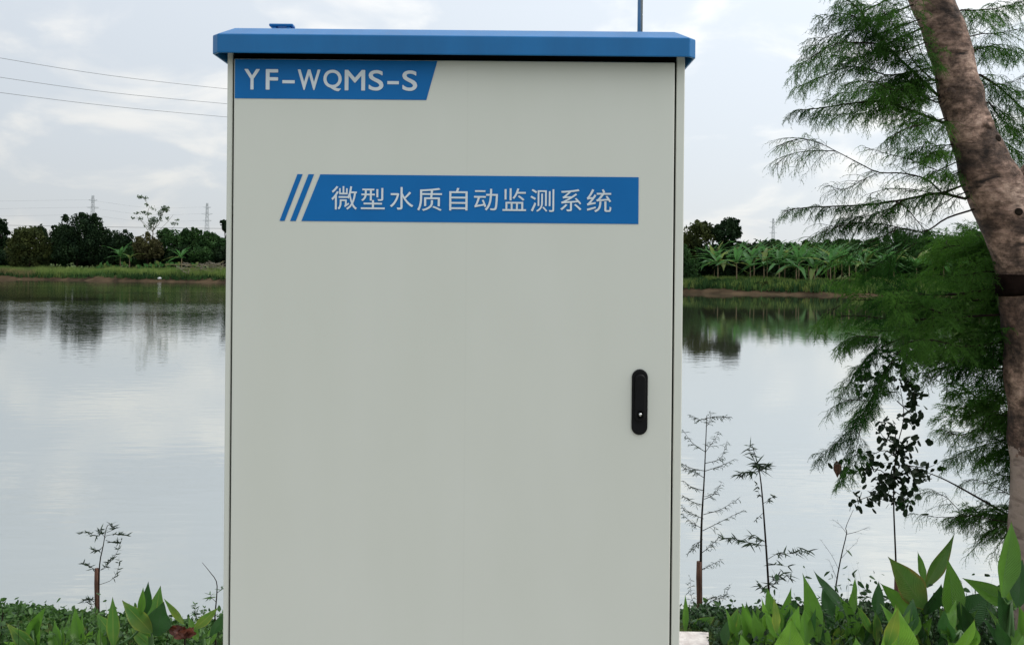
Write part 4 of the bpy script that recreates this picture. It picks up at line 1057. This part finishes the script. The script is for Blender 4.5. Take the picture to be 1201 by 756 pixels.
    # soft dense mass across the middle; these leave the limb behind the trunk
    mass = [([(1215, 300), (1160, 300), (1120, 288), (1085, 302)], .3, 30), ([(1215, 330), (1150, 335), (1100, 322), (1055, 330)], .5, 34),
            ([(1215, 360), (1150, 352), (1100, 358), (1040, 352), (985, 352)], .2, 34), ([(1215, 375), (1160, 390), (1100, 382), (1045, 388), (1000, 385)], .4, 34),
            ([(1200, 340), (1140, 305), (1110, 285), (1125, 275)], .5, 26), ([(1215, 415), (1150, 408), (1100, 402), (1060, 415)], .3, 28),
            ([(1215, 430), (1160, 425), (1110, 430), (1080, 440)], .1, 22), ([(1200, 300), (1165, 285), (1140, 275), (1115, 285)], .4, 30),
            ([(1120, 345), (1080, 345), (1040, 332), (1010, 328)], .3, 14), ([(1120, 372), (1060, 375), (1000, 370), (962, 376)], .1, 16),
            ([(1215, 395), (1180, 370), (1150, 350)], .2, 26), ([(1215, 350), (1170, 320), (1130, 322)], -.1, 28), ([(1110, 370), (1070, 355), (1050, 362)], -.2, 20),
            ([(1160, 432), (1120, 425), (1085, 418), (1055, 420)], .0, 22), ([(1180, 400), (1130, 406), (1090, 398), (1060, 402)], -.2, 26)]
    n_up = len(B)
    for pts, dy, k in mass: B.append((pts, dy, .004, dict(lush, n_tw=k)))
    B += [([(1205, 548), (1185, 515), (1165, 485), (1140, 462), (1112, 452)], .2, .006, dict(lush, n_tw=40, tw_len=.14)),
          ([(1185, 515), (1160, 520), (1130, 530), (1112, 545)], .2, .002, dict(up, n_tw=26)),
          ([(1200, 480), (1165, 470), (1130, 478), (1105, 492)], .25, .003, dict(lush, n_tw=26, tw_len=.12)),
          ([(1165, 485), (1150, 500), (1125, 510), (1100, 500)], .1, .003, dict(up, n_tw=30)),
          ([(1195, 530), (1170, 530), (1145, 545)], .2, .003, dict(up, n_tw=24)),
          ([(1200, 460), (1170, 455), (1150, 475)], .1, .003, dict(up, n_tw=24)),
          ([(1200, 614), (1188, 607), (1150, 585), (1110, 563), (1083, 552)], .1, .006, dict(up, n_tw=10, start=.0, end=.5, tw_len=.08)),
          ([(1188, 604), (1165, 603), (1140, 600), (1122, 604)], .1, .003, dict(lush, n_tw=30, tw_len=.08, let_len=.04)),
          ([(1188, 620), (1160, 622), (1140, 612), (1105, 605)], .1, .0025, dict(up, n_tw=26, tw_len=.08)),
          ([(1125, 598), (1105, 580), (1080, 578), (1055, 586)], .1, .0014, dict(sparse, n_tw=12, tw_len=.08)),
          ([(1140, 604), (1100, 606), (1060, 600)], .2, .0014, dict(sparse, n_tw=16, tw_len=.09)),
          ([(1195, 585), (1165, 570), (1140, 562), (1120, 572)], .2, .0018, dict(sparse, n_tw=22)),
          ([(1195, 565), (1170, 555), (1150, 548)], .2, .0018, dict(sparse, n_tw=18)),
          ([(1165, 618), (1150, 635), (1135, 650)], .1, .0014, dict(sparse, n_tw=16, tw_len=.08)),
          ([(1185, 620), (1170, 640), (1165, 655)], .1, .0014, dict(sparse, n_tw=12, tw_len=.07)),
          # hanging twigs over the round-leaved sapling
          ([(1060, 395), (1030, 410), (1005, 435), (985, 470)], .2, .0022, dict(up, n_tw=26, tw_len=.10)),
          ([(1060, 405), (1035, 440), (1015, 480), (985, 515), (958, 540)], .1, .0022, dict(up, n_tw=34, tw_len=.12)),
          ([(1045, 430), (1020, 465), (1000, 500)], .3, .002, dict(up, n_tw=26, tw_len=.11)),
          ([(1020, 470), (990, 470), (968, 490)], .2, .0015, dict(sparse, n_tw=12, tw_len=.08)),
          ([(1010, 500), (1000, 540), (985, 570)], .2, .0015, dict(up, n_tw=16, tw_len=.08)),
          ([(1030, 395), (1000, 395), (985, 410)], .2, .0018, dict(up, n_tw=18, tw_len=.08)),
          ([(985, 358), (965, 372), (950, 392)], .2, .0014, dict(sparse, n_tw=12, tw_len=.07))]
    for k, (pts, dy, r, cfg) in enumerate(B):
        y0_ = Y + (.0 if k < n_up else .12)
        pth = px_path(pts, y0_, dy, 20)
        i_ = min(range(90), key=lambda k: (ctr[k] - pth[0]).length)          # root the branch inside the trunk
        if (ctr[i_] - pth[0]).length < .24: pth = [ctr[i_] + (pth[0] - ctr[i_]) * .25] + pth[:-1]
        b = MB(g); b.tube(pth, [r * (1 - .75 * i / 19) for i in range(20)], 5); br = b.build('branch', M['bark_dark'], t, True)
        cfg = dict(cfg, n_tw=int(cfg['n_tw'] * 1.6)); s = Soup(); feathers(s, pth, **cfg); s.build('foliage', [M['needle'], M['twig']], br, g, kind='stuff')


big_tree()


# ------------------------------------------------------------------ far bank
def dpt(px, dy): # depth of far bank at a pixel column plus dy metres inland
    Y = 100.
    for _ in range(6):
        x = P(px, 300, Y).x; Y = yshore(x) + dy
    return Y


def crown(blobs, n, size, fill=.45):
    n = int(n * 1.35)
    """leaf cards in overlapping clumps; blobs: (cx,cy,cz,rx,ry,rz)"""
    vol = np.array([b_[3] * b_[5] for b_ in blobs]); pr = vol / vol.sum(); out_ = []
    for b_, p_ in zip(blobs, pr):
        # sub-clumps on the blob surface
        nc = max(5, int(30 * p_ ** .5)); cd = rand_dirs(nc); cen = np.array(b_[:3]); rad = np.array(b_[3:])
        cc = cen + cd * rad * rng.uniform(.45, .95, (nc, 1))
        k = int(n * p_); idx = rng.integers(0, nc, k)
        r = rng.uniform(.15, .42, (nc, 1)) * rad.min()
        pts = cc[idx] + rand_dirs(k) * r[idx] * rng.random((k, 1)) ** .4
        out_.append(pts)
        m = int(n * p_ * fill); out_.append(cen + rand_dirs(m) * rad * rng.random((m, 1)) ** .45 * .92)
    return leaf_cards(np.concatenate(out_), size, up=.3, aspect=.7)


def far_tree(name, label, px, dy, blobs_px, n, size, m, category='tree', group=None, trunk=True, limbs=None):
    """blobs_px: (px, py, rx px, rz px)"""
    Y = dpt(px, dy); g = Vector((P(px, 300, Y).x, Y, 0)); g.z = ground_z(g.x, Y) - .1
    t = thing(name, label, category, g, group)
    s_ = Y / F; bl = []
    for (bx, by, rx, rz) in blobs_px:
        p = P(bx, by, Y + random.uniform(-.6, .6) * rx * s_ * .5); bl.append((p.x, p.y, p.z, rx * s_, rx * s_ * .8, rz * s_))
    s = Soup(); s.add(crown(bl, n, size)); s.build('crown', m, t, g, kind='stuff')
    b = MB(g); top = Vector((bl[0][0], bl[0][1], bl[0][2]))
    r0 = .16 if trunk is True else trunk
    b.tube(smooth_path([g, g.lerp(top, .5) + Vector((.15, 0, 0)), top], 6), [r0, r0 * .9, r0 * .8, r0 * .7, r0 * .6, r0 * .4], 7)
    for q in bl[1:]: b.tube(smooth_path([g.lerp(top, .45), (g.lerp(top, .6) + Vector(q[:3])) / 2, Vector(q[:3])], 5), [r0 * .5, r0 * .4, r0 * .3, r0 * .25, r0 * .15], 5)
    b.build('trunk', M['far_bark'] if limbs else M['bark_dark'], t, True)
    return t


far_tree('evergreen_tree', 'tall dark evergreen cut by the left edge of the view', 0, 12, [(0, 272, 10, 14), (-8, 285, 14, 20), (4, 262, 6, 6), (6, 292, 9, 16)], 2600, .40, M['far_dark'])
far_tree('round_bush', 'broad olive-green rounded tree at the left, its skirts almost at the mud', 34, 5, [(34, 285, 25, 20), (20, 296, 16, 20), (50, 294, 13, 18), (32, 272, 16, 8), (34, 305, 22, 12)], 6500, .34, M['far_olive'])
far_tree('thin_tree', 'thin pointed tree between the olive one and the big dark dome', 50, 14, [(48, 270, 4, 8), (51, 276, 7, 9), (40, 272, 4, 5)], 700, .34, M['far_dark'])
far_tree('dome_tree', 'largest dark dome-shaped tree on the left bank, below the nearer pylon', 90, 8, [(90, 275, 27, 24), (75, 282, 16, 22), (108, 280, 17, 22), (76, 256, 5, 5), (97, 256, 13, 8), (112, 262, 10, 10), (90, 296, 30, 12), (65, 275, 8, 12)], 9000, .36, M['far_dark'])
far_tree('scrub_tree', 'dark green tree just right of the big dome, with spiky top leaves', 135, 10, [(135, 286, 16, 18), (122, 278, 10, 14), (148, 284, 11, 15), (135, 300, 20, 8)], 4200, .36, M['far_dark'])
far_tree('brown_bush', 'brownish scrub bush under the spindly pale tree', 172, 8, [(172, 288, 14, 15), (183, 292, 10, 13), (165, 296, 10, 10)], 3000, .32, M['far_brown'])
far_tree('green_tree', 'mid-green bushy tree right of the spindly pale tree', 205, 11, [(205, 284, 18, 16), (192, 276, 9, 10), (220, 282, 13, 13), (208, 298, 22, 9)], 4600, .36, M['far_green'])
far_tree('green_tree', 'mid-green tree half hidden by the left side of the cabinet', 246, 12, [(246, 288, 18, 16), (232, 281, 10, 11), (262, 292, 14, 14), (246, 300, 24, 9), (228, 272, 6, 5)], 4600, .36, M['far_green'])
far_tree('hidden_tree', 'small dark tree crown peeping out beside the cabinet at left', 264, 16, [(263, 262, 5, 5), (267, 268, 7, 6)], 500, .34, M['far_dark'], trunk=.12)


def spindly():
    Y = dpt(178, 9.5); g = Vector((P(178, 300, Y).x, Y, 0)); g.z = ground_z(g.x, Y)
    t = thing('spindly_tree', 'tall spindly pale tree rising above the others, sparse leaf tufts on bare limbs', 'tree', g)
    b = MB(g)
    limbs = [([(178, 305), (179, 280), (180, 262)], .09), ([(180, 275), (176, 262), (172, 250), (176, 244), (170, 235)], .05), ([(180, 270), (188, 255), (193, 246)], .05), ([(180, 268), (187, 262), (189, 250)], .04),
             ([(178, 278), (168, 262), (160, 254)], .035), ([(179, 272), (165, 258), (157, 256)], .03), ([(181, 275), (195, 262), (203, 252)], .03), ([(183, 285), (198, 272), (208, 261)], .03), ([(176, 250), (168, 248), (162, 249)], .03), ([(172, 236), (166, 231), (163, 232)], .03)]
    for p, r in limbs: b.tube(px_path(p, Y, 0, 6), [r * (1 - .1 * i) for i in range(6)], 5)
    b.build('trunk', M['far_bark'], t, True)
    s = Soup(); s_ = Y / F
    for (x, y, rx, rz, n) in [(164, 231, 4, 2.5, 45), (171, 232, 2.5, 2.2, 28), (172, 240, 2, 2.5, 18), (194, 245, 5.5, 4.5, 130), (188, 250, 4, 4, 55), (189, 256, 3, 4, 30), (180, 259, 6, 5.5, 120), (169, 249, 3, 2, 25), (174, 251, 3.5, 2, 25), (161, 250, 4, 1.6, 20), (156, 255, 2.5, 2, 18), (165, 256, 4, 3, 20), (205, 262, 5, 1.8, 26), (197, 256, 4, 3, 16), (180, 245, 4, 4, 16), (176, 266, 8, 5, 50), (208, 258, 3, 2, 20)]:
        p = P(x, y, Y); n = int(n * 1.25)
        s.add(leaf_cards(np.array(p) + rand_dirs(n) * np.array([rx, rx, rz]) * s_ * rng.random((n, 1)) ** .5, .26, aspect=.7))
    s.build('crown', M['far_pale'], t, g, kind='stuff')


spindly()

for k, (px, y, lab) in enumerate(((12, 304, 'low dark shrub at the foot of the tree at the left edge'), (64, 300, 'low dark shrub in the dip between the olive tree and the big dome'), (104, 302, 'low dark shrub in front of the big dome tree'), (128, 302, 'low dark shrub right of the big dome, behind the pale plants'),
                             (155, 301, 'low dark shrub left of the brownish bush'), (184, 302, 'low shrub right of the brownish bush'), (212, 301, 'low shrub below the left mid-green tree'), (236, 302, 'low shrub below the half hidden mid-green tree'), (262, 303, 'low shrub against the left side of the cabinet'))):
    far_tree('low_shrub', lab, px, 9.2 + .5 * (k % 3), [(px, y - 3, 17, 11), (px - 8, y + 3, 13, 8), (px + 9, y + 2, 13, 9)], 2300, .32, [M['far_dark'], M['far_green'], M['far_dark']][k % 3], category='shrub')
# right bank trees
far_tree('round_tree', 'dark rounded tree right of the cabinet, the left one of a touching pair', 820, 14, [(818, 276, 20, 18), (806, 290, 14, 18), (828, 270, 12, 11), (815, 300, 18, 14)], 4200, .30, M['far_olive'])
far_tree('round_tree', 'dark rounded tree with the highest top, right one of the pair behind the bananas', 856, 15, [(856, 265, 12, 12), (850, 275, 16, 14), (862, 272, 9, 12), (855, 292, 20, 12)], 3600, .30, M['far_dark'])
far_tree('dark_bush', 'dark bush at the waterside against the right side of the cabinet', 806, 3.0, [(806, 316, 16, 12), (812, 328, 14, 9), (800, 300, 12, 16), (822, 331, 9, 7)], 3200, .24, M['far_green'])
for k, (px, dy, y, lab) in enumerate(((885, 16, 302, 'dark green hedge bush behind the left part of the banana grove'), (925, 18, 300, 'dark green hedge bush behind the middle of the banana grove'), (965, 18, 299, 'dark green hedge bush behind the right part of the banana grove'), (1010, 16, 297, 'dark green bush behind the hanging feathery twigs'))):
    far_tree('hedge_bush', lab, px, dy, [(px, y, 26, 17), (px - 14, y - 8, 13, 11), (px + 12, y - 6, 14, 12), (px, y + 18, 26, 14)], 4200, .32, [M['far_dark'], M['far_green']][k % 2], category='bush')
for k, (px, dy, y, lab) in enumerate(((1055, 14, 292, 'mid-green far tree left of the trunk, seen through feathery foliage'), (1095, 12, 290, 'mid-green far tree nearer the trunk, seen through feathery foliage'), (1140, 13, 286, 'mid-green far tree directly left of the leaning trunk'), (1195, 14, 285, 'mid-green far tree behind the leaning trunk'))):
    far_tree('green_tree', lab, px, dy, [(px, y, 27, 22), (px - 14, y + 14, 20, 18), (px + 15, y + 12, 20, 20), (px, y + 30, 28, 16)], 5000, .32, M['far_green'])


for k, (px, y, lab) in enumerate(((838, 333, 'small bush at the waterline below the first banana plant'), (893, 336, 'small bush at the waterline below the middle of the grove'), (948, 337, 'low wide bush at the waterline where the feathery twigs begin'), (1000, 334, 'waterside bush seen through the feathery foliage'))):
    far_tree('waterside_bush', lab, px, 2.0, [(px, y, 11, 6), (px - 8, y + 4, 9, 4), (px + 9, y + 3, 8, 4)], 1300, .24, [M['far_green'], M['far_olive']][k % 2], category='bush')


# banana plants
def banana_leaf_mesh(k):
    me = broad_leaf((0, 0, 0), (0, 0, 0), (1, 0, .0), .15 + .03 * k, (0, 0, 1), .0, .35, n=10, peak=.45, curl=-.42 - .22 * k, wave=.10)
    return me


BL = []
for k in range(3):
    for mk in ('banana_leaf', 'banana_yellow'):
        me = banana_leaf_mesh(k); me.materials.append(M[mk]); BL.append(me)
TRK = None


def banana(label, px, dy, top_py, group='banana plants of the grove on the right-hand far bank', sc=1., nl=12):
    global TRK
    Y = dpt(px, dy); g = Vector((P(px, 300, Y).x, Y, 0)); g.z = ground_z(g.x, Y) - .05
    h = P(px, top_py, Y).z - g.z                       # full height
    t = thing('banana_plant', label, 'banana plant', g, group)
    if TRK is None:
        b = MB(); b.tube([(0, 0, 0), (.02, 0, .5), (0, 0, 1)], [.07, .055, .035], 8); o = b.build('trunk', M['banana_trunk'], t, True); TRK = o.data
    else: o = link('trunk', TRK, None, t)
    th_ = h * .50; o.scale = (1.15, 1.15, th_)
    for i in range(nl):
        a = 2 * math.pi * i / nl + random.uniform(-.4, .4); el = random.uniform(.25, 1.3) if i > 1 else 1.35
        ln = min(2.7, .35 + (h - th_) * random.uniform(1.1, 1.5) * sc)
        me = BL[random.randrange(3) * 2 + (1 if random.random() < .13 else 0)]
        l_ = link('leaf', me, None, t); l_.location = (0, 0, th_ * random.uniform(.92, 1.02))
        l_.rotation_euler = Vector((math.cos(a) * math.cos(el), math.sin(a) * math.cos(el), math.sin(el))).to_track_quat('X', 'Z').to_euler()
        l_.scale = (ln, ln, ln)
    return t


front = [(842, 288), (864, 286), (880, 292), (896, 288), (914, 286), (934, 292), (955, 290), (974, 286), (996, 288)]
def far_woods():
    s = Soup(); blobs = []
    for i in range(46):
        px = -60 + i * 28; Y = dpt(px, 26 + random.uniform(-2, 4)); p = P(px, random.uniform(293, 302) + (px - 600) * .009, Y); blobs.append((p.x, p.y, p.z, 3.0, 2.4, 1.9)); blobs.append((p.x + 1.2, p.y, p.z - 1.8, 3.2, 2.2, 2.0))
    s.add(crown(blobs, 42000, .42)); s.build('far_woods', M['far_dark'], kind='stuff', label='dark belt of woods closing the horizon behind both far banks', category='woods')


far_woods()
for k, (px, dy, y, lab) in enumerate(((838, 12, 304, 'dark low bush under the pair of rounded trees right of the cabinet'), (862, 10, 308, 'dark low bush behind the first banana plants'))):
    far_tree('hedge_bush', lab, px, dy, [(px, y, 22, 14), (px - 12, y + 8, 14, 12), (px + 12, y + 8, 14, 12), (px, y + 18, 22, 12)], 3600, .30, M['far_dark'], category='bush')
ordw = ['first', 'second', 'third', 'fourth', 'fifth', 'sixth', 'seventh', 'eighth', 'ninth']
for (px, ty), wd in zip(front, ordw):
    banana(wd + ' banana plant from the cabinet in the front row of the grove across the water', px, random.uniform(3.2, 6.5), ty + random.uniform(-8, 9), sc=random.uniform(.85, 1.25), nl=random.randint(8, 13))
for i in range(16):
    banana('banana plant in the crowded rear rows of the grove across the water', 830 + i * 11.5 + random.uniform(-4, 4), random.uniform(8, 13), random.uniform(276, 286))
for i in range(9):
    banana('banana plant across the water behind the feathery foliage left of the trunk', 1015 + i * 19 + random.uniform(-5, 5), random.uniform(5, 9), random.uniform(282, 292), 'banana plants behind the feathery foliage')
for px, ty, lab in ((141, 280, 'banana plant with spiky leaves among the dark trees on the left bank'), (213, 282, 'banana plant left of the half hidden green tree on the left bank'), (152, 285, 'lower banana plant close to the brownish scrub on the left bank')):
    banana(lab, px, 6.5, ty, 'banana plants on the left far bank', nl=10, sc=.62)


# pale broad-leaved herbs (taro) at the foot of the left trees
ORD = ['first', 'second', 'third', 'fourth', 'fifth', 'sixth', 'seventh', 'eighth', 'ninth', 'tenth', 'eleventh', 'twelfth']


def taro(px, dy, h, lab):
    Y = dpt(px, dy); g = Vector((P(px, 300, Y).x, Y, 0)); g.z = ground_z(g.x, Y)
    t = thing('taro_plant', lab, 'plant', g, 'pale broad-leaved plants along the foot of the left trees')
    for i in range(6):
        a = random.uniform(0, 6.28); rr_ = random.uniform(.1, .5); top = g + Vector((math.cos(a) * rr_, math.sin(a) * rr_, h * random.uniform(.6, 1)))
        b = MB(g); b.tube([g, g.lerp(top, .6), top], [.025, .02, .015], 4); b.build('stem', M['canna_stem'], t)
        me = broad_leaf(g, top, top + Vector((random.uniform(-.5, .5), random.uniform(-.4, 0), random.uniform(.1, .6))), random.uniform(.35, .5), FACE, .1, .2, n=5); link('leaf', me, M['banana_leaf'] if i % 3 else M['banana_yellow'], t)


for i, px in enumerate((118, 127, 137, 146, 164, 171, 181, 187, 197, 208, 229, 236)):
    taro(px, 5.2 + (i % 3) * .4, 1.15 + .25 * (i % 2), ORD[i] + ' pale broad-leaved plant from the left in the row under the left-bank trees')


# grass strips on the far bank
def far_grass(name, label, px0, px1, dy0, dy1, n, h, m, w_=.10):
    s = Soup(); tri = []
    for i in range(n):
        px = random.uniform(px0, px1); dy = random.uniform(dy0, dy1); Y = 0
        x = P(px, 300, dpt_cache(px)).x; Y = yshore(x) + dy; x = P(px, 300, Y).x; z = ground_z(x, Y)
        if z < WATER + .22: continue
        for k in range(4):
            a = random.uniform(0, 3.14); hh_ = h * random.uniform(.5, 1.2) * (1 + .5 * mnoise.noise(Vector((x * .4, Y * .4, 0))))
            dx, dyy = math.cos(a) * w_ / 2, math.sin(a) * w_ / 2; ox, oy = random.uniform(-.2, .2), random.uniform(-.2, .2)
            tri.append([(x + ox - dx, Y + oy - dyy, z - .03), (x + ox + dx, Y + oy + dyy, z - .03), (x + ox + random.uniform(-.25, .25), Y + oy + random.uniform(-.2, .2), z + hh_)])
    s.add(np.array(tri)); s.build(name, m, kind='stuff', label=label, category='grass')


_dc = {}


def dpt_cache(px):
    k = int(px)
    if k not in _dc: _dc[k] = dpt(k, 0)
    return _dc[k]


far_grass('bank_grass', 'bright green grass along the left and middle far bank', -20, 795, 2.0, 8, 30000, .85, M['grass'])
far_grass('waterside_weeds', 'scattered dark weeds along the left far mud edge', -20, 262, 0.9, 2.6, 500, .6, M['far_green'], .16)
far_grass('dry_reeds', 'pale dry reeds at the left end of the far bank', -10, 40, 1.6, 3.2, 500, .8, M['reed'])
far_grass('dry_reeds', 'pale dry weeds at the right end of the left far bank near the cabinet', 200, 262, 2.5, 6, 600, .55, M['reed'])
far_grass('bank_grass', 'green grass along the right far bank below the bananas', 795, 1210, 0.9, 7, 12000, .6, M['grass'])
far_grass('waterside_weeds', 'ragged taller weeds hanging over the right far waterline', 795, 1210, 0.5, 2.6, 900, .8, M['far_green'], .2)
far_grass('dry_reeds', 'dry straw at the waterline of the right far bank', 850, 960, 1.0, 2.0, 400, .3, M['reed'])

# bits on the left bank
Yp = dpt(187, 1.4); q = P(187, 322.5, Yp); q.z = ground_z(q.x, Yp) + .06
b = MB(q)
rr_ = []
for i in range(5):
    for k in range(10):
        a = k / 10 * 2 * math.pi; r_ = [.25, .30, .25, .15, .03][i] * (1 + .25 * math.sin(k * 2.3 + i))
        rr_.append((q.x + r_ * math.cos(a), q.y + r_ * .6 * math.sin(a), q.z + [-.08, .03, .11, .16, .18][i]))
b.add(rr_, [(i * 10 + k, i * 10 + (k + 1) % 10, (i + 1) * 10 + (k + 1) % 10, (i + 1) * 10 + k) for i in range(4) for k in range(10)] + [tuple(range(40, 50)), tuple(range(10))[::-1]])
b.build('plastic_bag', M['plastic_bag'], None, True, label='small white crumpled plastic bag on the mud of the left bank', category='litter')


def brush_pile():
    Y = dpt(238, 3.2); g = Vector((P(238, 300, Y).x, Y, 0)); g.z = ground_z(g.x, Y)
    t = thing('brush_pile', 'pile of cut branches and pale poles on the left bank beside the cabinet', 'brush pile', g)
    b = MB(g)
    for i in range(70):
        c_ = P(random.uniform(212, 262), random.uniform(308, 318), Y + random.uniform(-1, 1)); c_.z = max(c_.z, g.z + .1)
        d = Vector((random.uniform(-1, 1), random.uniform(-.5, .5), random.uniform(-.35, .45))).normalized() * random.uniform(.4, 1.3)
        b.tube([c_ - d, c_ + d], [.035, .02], 4)
    b.build('cut_branches', M['far_bark'], t, kind='stuff')
    for (a0_, b0_) in (((194, 310), (262, 311.5)), ((215, 316), (258, 309)), ((244, 318), (262, 306))):
        b = MB(g); b.tube([P(*a0_, Y - .6), P(*b0_, Y - .2)], [.06, .05], 6); b.build('pole', M['reed'], t)


brush_pile()


# ------------------------------------------------------------------ pylons and lines
def pylon(px, top_py, D, lab):
    top = P(px, top_py, D); g = Vector((top.x, D, ground_z(top.x, D))); H = top.z - g.z
    t = thing('pylon', lab, 'pylon', g, 'lattice pylons beyond the far bank'); b = MB(g); W = .10
    def hw(z): return float(np.interp(z / H, [0, .6, 1], [3.2, 1.0, .45]))
    N_ = 14
    lv = [H * (i / N_) ** .9 for i in range(N_ + 1)]
    for sx in (-1, 1):
        for sy in (-1, 1): b.tube([g + Vector((sx * hw(z), sy * hw(z), z)) for z in lv], W, 4)
    for i in range(N_):
        z0, z1 = lv[i], lv[i + 1]; a_, c_ = hw(z0), hw(z1)
        for s_ in (-1, 1):
            b.tube([g + Vector((-a_, s_ * a_, z0)), g + Vector((c_, s_ * c_, z1))], W * .6, 4); b.tube([g + Vector((a_, s_ * a_, z0)), g + Vector((-c_, s_ * c_, z1))], W * .6, 4)
            b.tube([g + Vector((s_ * a_, -a_, z0)), g + Vector((s_ * c_, c_, z1))], W * .6, 4)
    b.build('lattice_mast', M['pylon'], t)
    ends = []
    for fr, ln in ((.93, 2.6), (.82, 3.6), (.71, 3.0)):
        z = H * fr; b = MB(g); h_ = hw(z)
        for s_ in (-1, 1):
            for q_ in (-1, 1): b.tube([g + Vector((s_ * h_, q_ * h_, z - .6)), g + Vector((s_ * ln, 0, z))], W * .7, 4)
            if s_ == 1: b.tube([g + Vector((-h_ - .5, 0, z)), g + Vector((h_ + .5, 0, z))], W * .7, 4)
            b.tube([g + Vector((s_ * h_, 0, z + .5)), g + Vector((s_ * ln, 0, z))], W * .7, 4); ends.append(g + Vector((s_ * ln, 0, z)))
        b.build('cross_arm', M['pylon'], t)
    return ends


e1 = pylon(109, 229, 520, 'nearer lattice pylon above the big dark dome tree')
e2 = pylon(243, 238, 590, 'lattice pylon just left of the cabinet, beyond the green trees')
e3 = pylon(907, 256, 720, 'faint lattice pylon beyond the banana grove on the right')


def cable(pts, r, lab, grp, n=24):
    pth = smooth_path(pts, n); b = MB(pth[0]); b.tube(pth, r, 5, cap=False)
    b.build('power_line', M['wire'], None, True, label=lab, category='power line', group=grp).location = pth[0]


# three near overhead lines, running on behind the cabinet
for (a_, m_, c_, lab) in (((-60, 58), (120, 87.5), (262, 104), 'topmost of the three overhead lines crossing the sky at upper left'), ((-60, 82), (120, 107.5), (262, 121.5), 'middle of the three overhead lines crossing the sky at upper left'), ((-60, 101), (120, 123.5), (262, 137), 'lowest of the three overhead lines crossing the sky at upper left')):
    cable([P(*a_, 70), P(*m_, 84), P(*c_, 96), P(330, c_[1] + 5, 102), P(600, c_[1] + 16, 125)], .022, lab, 'three overhead lines at upper left')
wn = 0
for k in (0, 2, 4):
    a_, c_ = e1[k], e2[k]; mid_ = (a_ + c_) / 2 - Vector((0, 0, 2.5))
    wd = {0: 'upper', 2: 'middle', 4: 'lower'}[k]
    cable([a_, mid_, c_], .03, wd + ' distant sagging line between the two left pylons', 'distant lines between the left pylons')
    off = Vector((-260, -40, 3)); cable([a_, a_ + off / 2 - Vector((0, 0, 5)), a_ + off], .03, wd + ' distant line leading left from the nearer pylon', 'distant lines left of the pylon')
cable([P(-60, 263, 150), P(120, 266, 150), P(262, 268, 150), P(330, 269, 150), P(600, 272, 150)], .032, 'single low wire skimming the left tree tops', 'low wire')
print('triangles', sum(len(o.data.polygons) for o in bpy.data.objects if o.type == 'MESH'))
